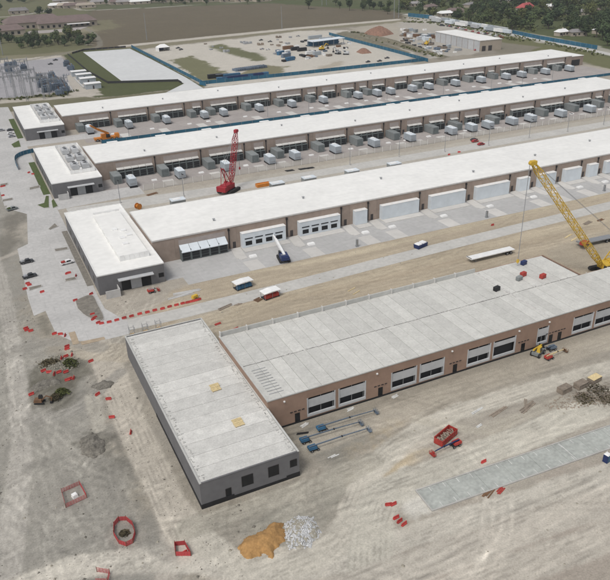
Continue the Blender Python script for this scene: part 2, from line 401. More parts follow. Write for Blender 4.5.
# worn tracks: (line, width m, colour, strength, ruts)
TRACK = [
 (smooth_line(G([(232,575),(262,556),(300,556),(335,536),(352,505),(368,478),(392,455),(430,438)])), 4.0, (0.49,0.46,0.41), 0.95, 1),
 (smooth_line(G([(300,590),(345,560),(378,520),(384,492),(410,472)])), 3.5, (0.49,0.46,0.41), 0.9, 1),
 (smooth_line(G([(50,590),(110,560),(160,552),(200,556)])), 3.0, (0.43,0.41,0.375), 0.9, 1),
 (smooth_line(G([(150,475),(165,510),(172,545),(165,580)])), 3.0, (0.44,0.41,0.37), 0.8, 1),
 (smooth_line(G([(6,590),(14,520),(20,460),(19,400),(12,340),(2,290),(-10,250)])), 4.0, (0.40,0.382,0.355), 0.85, 1),
 (smooth_line(G([(95,338),(112,375),(132,425),(158,480),(184,528),(214,562),(262,590)])), 6.5, (0.475,0.44,0.39), 1.0, 1),
 (smooth_line(G([(-10,262),(8,256),(24,248)])), 2.0, (0.42,0.39,0.35), 0.7, 0),
 (smooth_line(G([(180,300),(205,305),(230,320),(222,332)])), 7.0, (0.41,0.36,0.285), 0.6, 1),
 (smooth_line(G([(80,349),(110,352),(150,350),(190,325),(215,312)])), 8.0, (0.43,0.39,0.33), 0.8, 1),
 (smooth_line(G([(-10,365),(30,345),(70,342),(100,348)])), 4.5, (0.285,0.272,0.25), 0.6, 1),
 (smooth_line(G([(30,420),(70,412),(95,395),(120,372)])), 3.0, (0.30,0.288,0.268), 0.7, 1),
 (smooth_line(G([(88,396),(93,415),(97,432)])), 1.6, (0.40,0.38,0.34), 0.8, 0),
 (smooth_line(G([(98,396),(101,415),(103,430)])), 1.4, (0.40,0.38,0.34), 0.8, 0),
 (smooth_line(G([(-5,600),(60,572),(120,562),(190,560),(260,572),(340,560),(430,530),(620,470)])), 5.0, (0.50,0.475,0.43), 1.0, 1),
 (smooth_line(G([(205,540),(250,568),(310,560),(345,530),(365,490),(375,465),(420,430),(480,405),(620,365)])), 5.0, (0.50,0.475,0.425), 1.0, 1),
 (smooth_line(G([(190,528),(260,505),(330,480),(372,460)])), 4.5, (0.385,0.365,0.32), 0.75, 1),
 (smooth_line(G([(370,590),(372,540),(382,500),(420,478),(520,438),(620,397)])), 7.0, (0.50,0.48,0.43), 1.0, 1),
 (smooth_line(G([(330,600),(420,565),(520,530),(640,490)])), 6.5, (0.48,0.45,0.405), 0.95, 1),
 (smooth_line(G([(430,600),(540,560),(640,525)])), 6.0, (0.47,0.44,0.395), 0.85, 1),
 (smooth_line(G([(295,450),(360,425),(450,392),(620,338)])), 6.0, (0.42,0.385,0.33), 0.6, 1),
 (smooth_line(G([(200,322),(300,293),(420,262),(520,238),(640,210)])), 6.0, (0.46,0.40,0.31), 0.6, 1),
 (smooth_line(G([(240,300),(300,296),(420,270),(560,236),(640,222)])), 3.0, (0.43,0.365,0.28), 0.5, 1),
 (smooth_line(G([(200,276),(300,264),(400,242),(520,214),(640,186)])), 3.0, (0.50,0.44,0.34), 0.6, 1),
 (smooth_line(G([(100,480),(118,500),(112,530),(80,545),(30,560)])), 2.5, (0.25,0.24,0.22), 0.5, 1),
 (smooth_line(G([(30,470),(70,455),(110,470),(135,530),(170,556)])), 2.5, (0.25,0.24,0.22), 0.5, 1),
 (smooth_line(G([(420,420),(470,430),(500,425),(560,400)])), 3.0, (0.46,0.43,0.37), 0.5, 1),
 (smooth_line(G([(20,62),(40,58),(84,49),(100,45),(92,32),(70,22)])), 5.0, (0.22,0.21,0.18), 0.6, 0),
 (smooth_line(G([(-10,18),(20,15),(48,10),(60,2)])), 9.0, (0.42,0.40,0.37), 0.7, 0),
 (smooth_line(G([(52,3),(75,8),(92,10),(180,6),(270,0)])), 7.0, (0.40,0.38,0.35), 0.7, 0),
]
ROUGH = [G([(-40,205),(10,205),(8,250),(18,320),(36,345),(90,360),(140,450),(150,540),(60,600),(-80,620)]),
         G([(218,522),(300,486),(320,480),(340,500),(290,560),(240,560)]),
         G([(540,378),(640,350),(640,392),(580,404)])]
MOUNDS = [(at(97,447)[:2], 7, 0.9), (at(60,392)[:2], 4, 0.7), (at(52,372)[:2], 6, 0.5), (at(140,470)[:2], 5, 0.6), (at(138,500)[:2], 5, 0.5), (at(85,565)[:2], 6, 0.5), (at(62,372)[:2], 4, 0.9)]

def ground_h(X, Y):
    X = np.asarray(X, float); Y = np.asarray(Y, float)
    z = np.zeros(X.shape)
    w = np.zeros(X.shape)
    for P in ROUGH:
        d = sdist_poly(X, Y, P); w = np.maximum(w, np.clip(-d/4, 0, 1))
    z = z + w*(fbm(X*0.35, Y*0.35, 5, 4)-0.5)*0.55 + w*(fbm(X*1.3, Y*1.3, 9, 3)-0.5)*0.34
    for (mx, my), r, h in MOUNDS:
        q = ((X-mx)**2+(Y-my)**2)/(r*r)
        z = z + h*np.exp(-q*2.2)*(0.6+0.8*fbm(X*0.7, Y*0.7, 31, 3))*np.clip(w+0.3, 0, 1)
    return z
def gz(x, y): return float(ground_h(np.array([x]), np.array([y]))[0])
def on(px, py):
    p = at(px, py)
    for _ in range(3):
        p = at(px, py, gz(p.x, p.y))
    return p

def axis(segs):
    out = [segs[0][0]]
    for a, b, s in segs:
        n = max(1, int(round((b-a)/s))); out += list(np.linspace(a, b, n+1)[1:])
    return np.array(out)
gx = axis([(-1200,-300,90),(-300,-60,16),(-60,-24,2.0),(-24,120,0.42),(120,200,1.0),(200,520,2.2),(520,900,6),(900,2400,75)])
gy = axis([(-300,0,50),(0,44,4),(44,135,0.42),(135,200,0.6),(200,290,1.0),(290,480,1.6),(480,760,2.4),(760,1300,8),(1300,2600,65)])
XX, YY = np.meshgrid(gx, gy)
ZZ = ground_h(XX, YY)
COL = np.empty(XX.shape+(3,)); COL[:] = (0.30,0.275,0.235)
COL *= (1+(fbm(XX*0.006, YY*0.03, 91, 4)-0.5)*0.5*np.clip((YY-600)/60, 0, 1))[..., None]
far = np.clip((YY-700)/100, 0, 1)[..., None]; COL = COL*(1-far)+np.array((0.10,0.11,0.06))*far
wobx = fbm(XX*0.12, YY*0.12, 3, 4)-0.5; woby = fbm(XX*0.9, YY*0.9, 23, 3)-0.5
for P, c, soft, wob, st in SOIL:
    d = sdist_poly(XX, YY, P)+wobx*wob*2.4+woby*wob*0.9
    w = np.clip(0.5-d/(2*soft), 0, 1); w = (w*w*(3-2*w)*st)[..., None]
    COL = COL*(1-w)+np.array(c)*w
for P, wd, c, st, ruts in TRACK:
    dl = dist_line(XX, YY, P); d = dl+wobx*1.3+woby*0.8
    w = np.clip((wd/2-d)/0.9+0.5, 0, 1); w = w*w*(3-2*w)
    n = 0.72+0.4*fbm(XX*0.5, YY*0.5, 41, 3)
    w2 = np.clip(w*min(1, st*1.2)*n, 0, 1)[..., None]
    COL = COL*(1-w2)+np.array(c)*w2
    if ruts:
        q = dl+wobx*0.9
        rr = (np.abs(((q/0.95) % 1)-0.5) < 0.17)*np.clip(fbm(XX*0.3, YY*0.3, 43, 3)*3.2-1.2, 0, 1)
        COL *= (1-(0.22*w*rr*st))[..., None]
# single passes of wheels: pairs of thin lines wandering over the dirt
wr = random.Random(12)
def wander(x, y, a, n, step, turn):
    P = []
    for i in range(n):
        P.append((x, y)); a += wr.gauss(0, turn); x += math.cos(a)*step; y += math.sin(a)*step
    return P
def wheel_pass(P, gain, half=0.85, wid=0.34):
    global COL
    xs = [p[0] for p in P]; ys = [p[1] for p in P]
    i0, i1 = np.searchsorted(gx, [min(xs)-2, max(xs)+2]); j0, j1 = np.searchsorted(gy, [min(ys)-2, max(ys)+2])
    if i1-i0 < 3 or j1-j0 < 3: return
    sl = (slice(j0, j1), slice(i0, i1)); d = dist_line(XX[sl], YY[sl], P)
    w = np.clip(1.3-np.abs(d-half)/wid, 0, 1)*(0.35+0.65*vnoise(XX[sl]*0.35, YY[sl]*0.35, 7))
    COL[sl] *= (1+gain*0.6*w)[..., None]
for i in range(70):      # along the fronts of the halls, lower right
    wheel_pass(wander(wr.uniform(20, 110), wr.uniform(50, 104), wr.choice([0, PI])+wr.gauss(0.06, .12), 20, 4, .05), wr.choice([.26, .2, -.26, -.2]))
for i in range(60):      # left rough ground
    wheel_pass(wander(wr.uniform(-20, 22), wr.uniform(52, 185), wr.choice([.55, .6, 1.5, 1.75, .5+PI])+wr.gauss(0, .3), 15, 3.5, .12), wr.choice([.34, .26, -.26]))
for i in range(46):      # between the halls
    wheel_pass(wander(wr.uniform(42, 120), wr.uniform(137, 178), wr.choice([0, PI])+wr.gauss(0, .1), 22, 4, .05), wr.choice([.22, -.24, -.18]))
for i in range(16):      # sweeping turns off the front corner
    c = at(wr.uniform(330, 400), wr.uniform(455, 540)); r0 = wr.uniform(8, 26); a0 = wr.uniform(0, 6.28)
    wheel_pass([(c.x+r0*math.cos(a0+t*.14), c.y+r0*math.sin(a0+t*.14)) for t in range(14)], wr.choice([.24, .2, -.22]))
# streaks left by graders and traffic along the halls, blotches elsewhere
sx = fbm(XX*0.03, YY*0.75, 51, 5, .6)-0.5
gapm = ((XX > 40) & (YY > 134) & (YY < 182)).astype(float)+((XX > 30) & (YY < 106)).astype(float)*0.7
COL *= (1+sx*gapm*0.32)[..., None]
rot = (XX*0.86+YY*0.5), (-XX*0.5+YY*0.86)
COL *= (1+(fbm(rot[0]*0.06, rot[1]*0.9, 61, 5, .65)-0.5)*0.32*((XX < 40) & (YY < 190)))[..., None]
COL *= (1+(fbm(XX*0.05, YY*0.05, 71, 4)-0.5)*0.14)[..., None]
COL *= (1+(fbm(XX*0.35, YY*0.35, 81, 5, .65)-0.5)*0.20)[..., None]
COL *= np.array((0.945, 0.935, 0.90))
ny, nx = XX.shape
idx = np.arange(nx*ny).reshape(ny, nx)
quads = np.stack([idx[:-1,:-1], idx[:-1,1:], idx[1:,1:], idx[1:,:-1]], -1).reshape(-1, 4)
gm = bpy.data.meshes.new('ground')
gm.vertices.add(nx*ny); gm.vertices.foreach_set('co', np.stack([XX, YY, ZZ], -1).astype(np.float32).ravel())
gm.loops.add(quads.size); gm.loops.foreach_set('vertex_index', quads.astype(np.int32).ravel())
gm.polygons.add(len(quads)); gm.polygons.foreach_set('loop_start', np.arange(0, quads.size, 4, dtype=np.int32))
gm.polygons.foreach_set('loop_total', np.full(len(quads), 4, np.int32))
gm.polygons.foreach_set('use_smooth', np.ones(len(quads), bool))
gm.update(); gm.validate()
ca = gm.color_attributes.new('soil', 'FLOAT_COLOR', 'POINT')
ca.data.foreach_set('color', np.concatenate([COL, np.ones(COL.shape[:2]+(1,))], -1).astype(np.float32).ravel())
def ground_mat():
    m = bpy.data.materials.new('ground_soil'); m.use_nodes = True; t = m.node_tree; b = t.nodes['Principled BSDF']
    b.inputs['Roughness'].default_value = 0.95; b.inputs['Specular IOR Level'].default_value = 0.15
    a = t.nodes.new('ShaderNodeAttribute'); a.attribute_name = 'soil'
    g = t.nodes.new('ShaderNodeNewGeometry'); out = a.outputs['Color']; nz0 = None
    for sc, lo, hi, det in ((0.7, 0.87, 1.11, 9), (3.0, 0.76, 1.24, 8), (14.0, 0.82, 1.16, 4)):
        n = t.nodes.new('ShaderNodeTexNoise'); n.inputs['Scale'].default_value = sc; n.inputs['Detail'].default_value = det; n.inputs['Roughness'].default_value = 0.7
        t.links.new(g.outputs['Position'], n.inputs['Vector'])
        r = t.nodes.new('ShaderNodeMapRange'); r.inputs['From Min'].default_value = 0.28; r.inputs['From Max'].default_value = 0.72
        r.inputs['To Min'].default_value = lo; r.inputs['To Max'].default_value = hi
        t.links.new(n.outputs['Fac'], r.inputs['Value'])
        mm = t.nodes.new('ShaderNodeMix'); mm.data_type = 'RGBA'; mm.blend_type = 'MULTIPLY'; mm.inputs['Factor'].default_value = 1
        t.links.new(out, mm.inputs['A']); t.links.new(r.outputs[0], mm.inputs['B']); out = mm.outputs['Result']; nz0 = nz0 or n
    bp = t.nodes.new('ShaderNodeBump'); bp.inputs['Strength'].default_value = 0.3; bp.inputs['Distance'].default_value = 0.2
    t.links.new(nz0.outputs['Fac'], bp.inputs['Height']); t.links.new(bp.outputs[0], b.inputs['Normal'])
    t.links.new(out, b.inputs['Base Color'])
    return m
gm.materials.append(ground_mat())
go = bpy.data.objects.new('ground', gm); C.objects.link(go); go['kind'] = 'structure'

# ------------------------------------------------------------------ paved setting
HALL = {'A': (41.25,107.11), 'B': (42.12,197.58), 'C': (42.87,288.78), 'D': (44.2,382.24)}
OFF = {'A': (22.5,92.74), 'B': (23.02,184.45), 'C': (23.8,275.38), 'D': (24.38,371.13)}
HZ, HW, OZ, OL, OWD = 7.4, 28.3, 5.65, 55.92, 18.8

def sheet(name, pts, z, m):
    return struct(name, lambda b: b.prism(pts, -0.3, z), m)

lot = sheet('parking_lot', G([(-12,108),(8,107),(16,122),(27,143)]) + [(23.3,371),(23.3,331),(23.0,275),(23.0,240),(22.4,185),(22.6,176)] +
            G([(128,322),(130,334),(100,341),(72,341),(56,334),(45.5,311),(34,316),(28,298),(17.5,249),(28,244),(27,214),(5,208),(-12,150)]), 0.03, 'concrete_lot')
sheet('office_forecourt', [(23.1,360),(62,360),(62,370.8),(23.1,370.8)], 0.028, 'concrete_lot')
sheet('office_forecourt', [(23.1,262),(56,264),(56,275.2),(23.1,275.2)], 0.034, 'concrete_lot')
yardD = sheet('equipment_yard', [(50,352),(398,352),(398,382.2),(50,382.2)], 0.024, 'concrete_yard')
yardC = sheet('equipment_yard', [(56.2,268),(392,268),(392,288.7),(43,288.7),(43,275.3),(56.2,275.3)], 0.024, 'concrete_yard')
yardB = sheet('equipment_yard', [(47,179.2),(300,179.2),(300,197.5),(42.3,197.5),(42.3,184.6),(47,184.6)], 0.024, 'concrete_near')
sheet('haul_road', [(26,252.5),(60,250),(340,250),(340,258),(90,258),(60,260),(26,262)], 0.016, 'haul_road')
rl = smooth_line(G([(88,331),(130,324.5),(178,314),(200,308.5),(240,298.5),(300,283.5),(400,257.5),(500,232.5),(620,203)]))
def ribbon(b, P, w, z):
    L = []; R = []
    for i, p in enumerate(P):
        q0 = Vector(P[max(i-1, 0)]); q1 = Vector(P[min(i+1, len(P)-1)]); d = (q1-q0).normalized(); n = Vector((-d.y, d.x))*w/2
        L.append((p[0]+n.x, p[1]+n.y)); R.append((p[0]-n.x, p[1]-n.y))
    n = len(P)
    b.add([(x, y, z) for x, y in L]+[(x, y, z) for x, y in R], [(i, n+i, n+i+1, i+1) for i in range(n-1)])
struct('haul_road', lambda b: ribbon(b, rl, 5.8, 0.02), 'haul_road')
sheet('pale_pad', G([(83,52),(130,48.6),(152,59.5),(186,77.5),(203,88),(203,92),(165,93),(184,83.5),(178,80),(123,82)]), 0.02, 'pale_pad')
# far roads
struct('road', lambda b: ribbon(b, smooth_line(G([(405,14),(430,17.5),(470,24),(510,34),(560,44),(600,52),(640,61)])), 8, 0.05), 'haul_road')

mat('mat_timber', (0.36,0.29,0.21), .9, .8, .2)
sheet('access_mat', G([(68.5,333),(75,331.5),(79.5,343.5),(73,345)]), 0.07, 'mat_timber')
sheet('access_mat', G([(80,342),(104,337),(105.5,339.5),(82,345)]), 0.075, 'mat_timber')
# the unfinished car park strip: slabs, kerb, painted stall lines
def strip():
    s = thing('parking_strip', 'long unfinished concrete parking strip with white stall lines', 'parking strip', (57.6,74,0))
    s['kind'] = 'structure'; del s['category']
    for i in range(12):
        x0 = i*6.0; y0 = 0.0 if i != 2 else 0.0
        part('slab', ('slab', i % 3), lambda b: b.box(0.02, 5.98, 0, 5.2, -0.05, 0.14), 'strip_concrete', s, (x0, 0, rnd.uniform(-.01,.01)))
        part('kerb', 'k1', lambda b: b.box(0, 5.97, -0.22, -0.01, -0.05, 0.26), 'kerb', s, (x0, 0, 0))
        part('kerb', 'k2', lambda b: b.box(0, 5.97, 5.21, 5.42, -0.05, 0.26), 'kerb', s, (x0, 0, 0))
    part('kerb', None, lambda b: b.box(-0.22, -0.01, -0.22, 5.42, -0.05, 0.26), 'kerb', s)
    for i in range(24):
        x = 2.2+i*2.9
        part('stall_line', 'sl', lambda b: b.box(-0.06, 0.06, 0.1, 1.2, 0.15, 0.156), 'line_white', s, (x, 0, 0.006), (0, 0, 0))
        part('stall_line', 'sl', None, 'line_white', s, (x+0.2, 3.9, 0.006))
    part('stall_line', 'sl2', lambda b: b.box(-0.08, 0.08, 0.1, 5.1, 0.15, 0.156), 'line_white', s, (31.6, 0, 0.006))
    return s
st = strip()
p0 = at(433,511.5); p1 = at(610,449.5)
st.location = (p0.x, p0.y+0.2, 0); st.rotation_euler.z = math.atan2(p1.y-p0.y, p1.x-p0.x)

# planted islands in the car park
def island(pts, soil, name='kerb_island'):
    b0 = sheet(name, pts, 0.17, 'kerb')
    cx = sum(p[0] for p in pts)/len(pts); cy = sum(p[1] for p in pts)/len(pts)
    ins = []
    for p in pts:
        d = Vector((cx-p[0], cy-p[1])); d = d*min(0.5, 0.28/max(d.length, .01)) if d.length else d
        ins.append((p[0]+d.x, p[1]+d.y))
    part('bed', None, lambda b: b.prism(ins, 0.1, 0.2), soil, b0)
for q in ([(54,249.5),(68,247.3),(68.5,249.5),(55,251.8)], [(64.5,279.5),(76,277),(77,279.5),(65,282)], [(28,288),(42,285),(42.5,287),(29,291)],
          [(48,229.5),(55,223.5),(58.5,226.5),(50,230)], [(29,188),(40,185.5),(40.5,187.5),(29.5,190)], [(0,184.5),(8,183),(8,185),(0,187)], [(2,200),(13,198),(13,200),(2,202)]):
    island(G(q), 'island_soil')
for q in ([(37,205.5),(44,203.5),(46,196),(48.8,196),(49,208),(44,208.5)], [(51.5,201),(53.5,199),(58,206.5),(53,208.5)], [(11,144.5),(19,140.5),(21,147),(14,148)]):
    island(G(q), 'island_grass')
# kerbed bed by the second office
island(smooth_line(G([(75,301),(82,297.5),(91,295),(96,300),(104,318),(98,321),(85,316),(77,309)]), 4), 'island_soil')

# strips of turf between the offices and the car park
for k, (x0, x1, y0, y1) in (('C', (20.6,23.2,282,331)), ('D', (20.8,23.6,378,425))):
    o = struct('turf_strip', lambda b: b.box(x0, x1, y0, y1, 0.03, 0.1), 'island_grass')
struct('soil_strip', lambda b: b.box(20.9, 22.7, 192, 239, 0.03, 0.1), 'island_soil')

# ------------------------------------------------------------------ halls
BAYS = [(8,23),(28,43),(48,63),(68.8,73.4),(79.3,94.3),(99.3,114.3),(119.3,134.3),(139,144),(148.8,156.8),(161.5,169.8),(174,178.5),(183,191),(199,207),(212,227),(232,247),(252,267),(271,275.5),(281,296),(301,316),(321,336)]

def hall_shell(root, L, wallm, roofm, full=True):
    part('side_wall', ('sw', full), lambda b: b.box(0, 0.3, 0.3, HW, 0, HZ), wallm, root)
    part('side_wall', ('sw2', L), lambda b: b.box(L-0.3, L, 0.3, HW, 0, HZ), wallm, root)
    part('rear_wall', ('rw', L), lambda b: b.box(0.3, L-0.3, HW-0.3, HW, 0, HZ), wallm, root)
    edges = [0]
    for a, c in BAYS:
        if c < L-3: edges += [a-1.2, c+1.2]
    edges.append(L)
    for i in range(len(edges)-1):
        x0, x1 = edges[i], edges[i+1]
        part('wall_panel', ('wp', round(x1-x0, 2)), lambda b: b.box(0.015, x1-x0-0.015, 0, 0.29, 0, HZ), wallm, root, (x0, 0, 0))

def finished_hall(k, L, label, kind):
    X, Y = HALL[k]
    h = thing('data_hall', label, 'building', (X, Y, 0), 0, 'long data halls')
    hall_shell(h, L, 'wall_taupe', 'roof_white')
    r = part('roof', ('roof', L), lambda b: b.box(-0.1, L+0.1, 0.12, HW+0.1, HZ+0.01, HZ+0.22), 'roof_white', h)
    part('coping', ('cop', L), lambda b: b.box(-0.15, L+0.15, -0.12, 0.1, HZ-0.16, HZ+0.26), 'coping', h)
    part('coping', ('cop2', L), lambda b: b.box(-0.15, 0.05, 0.12, HW+0.15, HZ+0.2, HZ+0.34), 'coping', h)
    part('coping', ('cop3', L), lambda b: b.box(-0.15, L+0.15, HW-0.05, HW+0.15, HZ+0.2, HZ+0.34), 'coping', h)
    n = 0
    for i, (a, c) in enumerate(BAYS):
        if c > L-3: break
        w = c-a
        if kind == 'boxes':
            if X+a > 262: continue
            if i == 0: bank(h, a, w, True); 
            else:
                e = part('white_enclosure', ('we', round(w, 1)), lambda b: b.taper(0, w, -1.9, -0.02, 0.2, 5.0, 0.0, 0.0), 'wrap_white', h, (a, 0, 0))
                part('enclosure_cap', ('wc', round(w, 1)), lambda b: b.box(-0.05, w+0.05, -1.97, -0.02, 5.0, 5.12), 'white_paint', e)
                if i in (1, 2):
                    for j in range(4):
                        part('opening', 'opn', lambda b: b.box(0.0, 2.2, -1.94, -1.88, 0.9, 2.3), 'dark_glass', e, (1.0+j*3.5, 0, 0))
                        part('grille', 'grl', lambda b: b.box(-0.2, 2.5, -1.96, -1.88, 3.0, 3.35), 'grille', e, (1.0+j*3.5, 0, 0))
        else:
            bank(h, a, w, False)
        # door beside each bay, downspout at its end
        part('door', 'drF', lambda b: b.box(0, 1.0, -0.05, 0.02, 0.05, 2.2), 'door_dark', h, (c+2.4, 0, 0))
        part('downspout', 'dsp', lambda b: b.box(-0.14, 0.14, -0.25, -0.01, 0.3, HZ-1.0).box(-0.3, 0.3, -0.35, -0.01, HZ-1.2, HZ-0.5), 'black_steel', h, (c+1.25, 0, 0))
        if kind == 'boxes' and i < 12:
            pass
        # rear enclosures stand proud of the back wall
        if k == 'C' and w > 6:
            e = part('rear_enclosure', 're', lambda b: b.box(0, 4.4, HW+0.17, HW+2.2, 0, HZ-0.1), 'gen_grey', h, (a+3+(i % 3)*2, 0, 0))
            part('enclosure_lid', 'rel', lambda b: b.box(-0.1, 4.5, HW+0.17, HW+2.3, HZ-0.1, HZ+0.3), 'white_paint', e)
    for j in range(int(L//34)):
        v = part('roof_vent', 'rv', lambda b: b.box(-0.25, 0.25, -0.25, 0.25, HZ+0.2, HZ+0.8).box(-0.4, 0.4, -0.4, 0.4, HZ+0.8, HZ+0.95), 'grey_paint', h, (22+j*34, 7+(j % 3)*5, 0))
    return h

def bank(h, a, w, nearb):
    """row of cooling cabinets under pale hoods against the wall of one bay"""
    e = part('recess_panel', ('rp', round(w, 1)), lambda b: b.box(0, w, -0.06, -0.01, 0.1, 6.3), 'wall_light_taupe', h, (a, 0, 0))
    n = max(1, int(round(w/3.0))); s = w/n
    for j in range(n):
        part('cooling_cabinet', ('cc', round(s, 2), nearb), lambda b: b.box(0.08, s-0.08, -2.2, -0.08, 0.15, 3.0).box(0.0, 0.2, -2.35, -0.08, 0.1, 3.7), 'cabinet', e, (j*s, 0, 0))
        part('cabinet_grille', ('cg', round(s, 2)), lambda b: [b.box(0.35, s-0.3, -2.26, -2.2, z, z+0.75) for z in (0.35, 1.25, 2.1)], 'grille', e, (j*s, 0, 0))
        part('hood', ('hd', round(s, 2), nearb), lambda b: b.extr_x([(-1.5,3.75),(-1.5,3.95),(-0.08,4.35),(-0.08,4.1)] if not nearb else [(-2.7,3.0),(-2.7,3.2),(-0.08,4.7),(-0.08,4.5)], 0.06, s-0.06), 'hood_beige' if not nearb else 'wrap_white', e, (j*s, 0, 0))

finished_hall('B', 262, 'long taupe hall with white roof and white wrapped enclosures along its front', 'boxes')
finished_hall('C', 300, 'long white-roofed hall behind the red crane, second row from the back', 'banks')
hd = finished_hall('D', 343, 'farthest long white-roofed hall, backed by the dirt storage yard', 'banks')
# small white-roofed end block of the farthest hall
e = part('end_block', None, lambda b: b.box(343.2, 356, 2, HW+6, 0, 6.4), 'wall_taupe', hd)
part('end_block_roof', None, lambda b: b.box(343.0, 356.2, 1.8, HW+6.2, 6.4, 6.65), 'roof_white', e)
part('loading_opening', None, lambda b: b.box(345.5, 353, 1.93, 1.99, 0.1, 4.2), 'dark_void', e)

# ---- the unfinished hall in front
def front_hall():
    X, Y = HALL['A']; L = 170.0; RID = 13.9; LB = 72.0; L2 = 95.3
    h = thing('data_hall', 'unfinished brown hall with bare grey plank roof in the foreground', 'building', (X, Y, 0), 0, 'long data halls')
    part('side_wall', None, lambda b: b.box(0, 0.3, 0.3, HW, 0, HZ), 'wall_brown', h)
    part('rear_wall', None, lambda b: b.box(0.3, L2, HW-0.3, HW, 0, HZ), 'wall_brown', h)
    part('inner_wall', None, lambda b: b.box(L2, L2+0.3, RID, HW, 0, HZ), 'wall_brown', h)
    part('inner_wall', None, lambda b: b.box(L2+0.3, L, RID-0.3, RID, 0, HZ), 'wall_brown', h)
    # front wall: panels with real openings
    OP = []
    for a, c in BAYS[:12]:
        if c-a > 12: m = (a+c)/2; OP += [(a+0.6, m-0.35), (m+0.35, c-0.6)]
        elif c-a < 6: OP.append((a, c-1.2))
        else: OP.append((a, c))
    z0, z1 = 0.75, 5.35
    def wp(x0, x1, za, zb):
        part('wall_panel', ('fp', round(x1-x0, 2), za, zb), lambda b: b.box(0.0, x1-x0, 0, 0.29, za, zb), 'wall_brown', h, (x0, 0, 0))
    x = 0.0
    for a, c in OP:
        wp(x, a-0.002, 0, HZ); wp(a, c, z1, HZ); wp(a, c, 0, z0); x = c+0.002
    wp(x, L, 0, HZ)
    for i, (a, c) in enumerate(OP):
        w = c-a
        o = part('bay_back', ('bb', round(w, 2)), lambda b: b.box(0, w, 0.9, 1.0, z0, z1), 'dark_void', h, (a, 0, 0))  # near-black panel: the shadow inside the opening is put into its colour
        f = part('bay_frame', ('bf', round(w, 2)), lambda b: b.box(0, 0.22, -0.06, 0.3, z0, z1).box(w-0.22, w, -0.06, 0.3, z0, z1).box(0, w, -0.09, 0.25, z0-0.02, z0+0.55), 'wrap_grey', h, (a, 0, 0))
        if i != 5:
            part('bay_screen', ('bs', round(w, 2)), lambda b: b.box(0.22, w-0.22, 0.12, 0.2, 2.85, 4.85), 'wrap_grey', f)
            for t in range(3):
                xx = 0.5+t*(w-1.0)/2
                part('screen_post', 'scp', lambda b: b.box(-0.05, 0.05, 0.22, 0.3, 1.2, 5.3), 'steel', f, (xx, 0, 0))
        else:
            part('bay_screen', ('bs3', round(w, 2)), lambda b: b.box(0.22, w-0.22, 0.12, 0.2, 3.7, 4.85), 'wrap_grey', f)
    part('base_membrane', None, lambda b: b.box(-0.05, L, -0.07, -0.005, 0, 0.42), 'black_membrane', h)
    for dx in (6.4, 26.0, 45.4, 64.8, 73.2, 76.0, 96.0, 116):
        part('door', 'dA', lambda b: b.box(-0.55, 0.55, -0.06, -0.008, 0.43, 2.5), 'dark_glass', h, (dx, 0, 0))
        for t in (-1.3, -0.45, 0.45, 1.3):
            part('wall_socket', 'ws', lambda b: b.box(-0.28, 0.28, -0.1, -0.004, 3.0, 3.16), 'black_steel', h, (dx+t, 0, 0))
    for dx in (3.6, 25.0, 44.2, 63.0, 72.0, 94):
        part('wall_lamp', 'wl', lambda b: b.box(-0.18, 0.18, -0.3, -0.004, 6.2, 6.45), 'white_paint', h, (dx, 0, 0))
    # roof planks, two rows meeting at the ridge joint
    w = 2.95
    for i in range(int(L//w)):
        x0 = 0.32+i*w
        part('roof_plank', 'rpl', lambda b: b.box(0.03, w-0.03, 0.05, RID-0.12, HZ-0.25, HZ), 'roof_plank', h, (x0, 0, rnd.uniform(0.0, 0.05)))
        if x0+w < L2+0.5:
            part('roof_plank', 'rpl2', lambda b: b.box(0.03, w-0.03, RID+0.12, HW-0.35, HZ-0.25, HZ), 'roof_plank', h, (x0, 0, rnd.uniform(0.0, 0.05)))
    part('edge_trim', None, lambda b: b.box(-0.05, L, -0.08, 0.04, HZ-0.12, HZ+0.1), 'parapet', h)
    part('edge_trim', None, lambda b: b.box(-0.06, 0.3, 0.05, HW-0.1, HZ+0.0, HZ+0.22), 'parapet', h)
    for i in range(11):
        part('parapet_panel', 'pp', lambda b: b.box(0.05, 6.45, HW-0.3, HW-0.02, HZ+0.0, HZ+1.1), 'parapet', h, (0.3+i*6.52, 0, 0))
        part('parapet_post', 'ppo', lambda b: b.box(-0.13, 0.13, HW-0.6, HW+0.12, HZ+0.0, HZ+1.3), 'coping', h, (0.3+i*6.52, 0, 0))
    # lifting loops and clips left standing along the joints
    def clips(b):
        r = random.Random(3)
        for i in range(150):
            x = r.uniform(0.5, L2 if r.random() < .8 else L-2); y = RID+r.gauss(0, 0.14); s = r.uniform(0.06, 0.24)
            b.box(x-s, x+s, y-0.08, y+0.08, HZ+0.03, HZ+0.1+r.random()*0.15)
        for i in range(70):
            y = r.uniform(0.5, HW-1); x = LB+r.gauss(0, 0.2); s = r.uniform(0.06, 0.24)
            b.box(x-0.08, x+0.08, y-s, y+s, HZ+0.03, HZ+0.12+r.random()*0.15)
    part('joint_clips', None, clips, 'coping', h, kind='stuff')
    for i in range(10):
        part('roof_batten', 'rb', lambda b: b.box(0.9, 4.0, -0.06, 0.06, HZ+0.06, HZ+0.14), 'grey_paint', h, (0.4, 2.0+i*1.05, 0))
    part('expansion_joint', None, lambda b: b.box(LB-0.2, LB+0.2, 0.3, HW-0.4, HZ+0.04, HZ+0.11), 'coping', h)
    return h
front_hall()

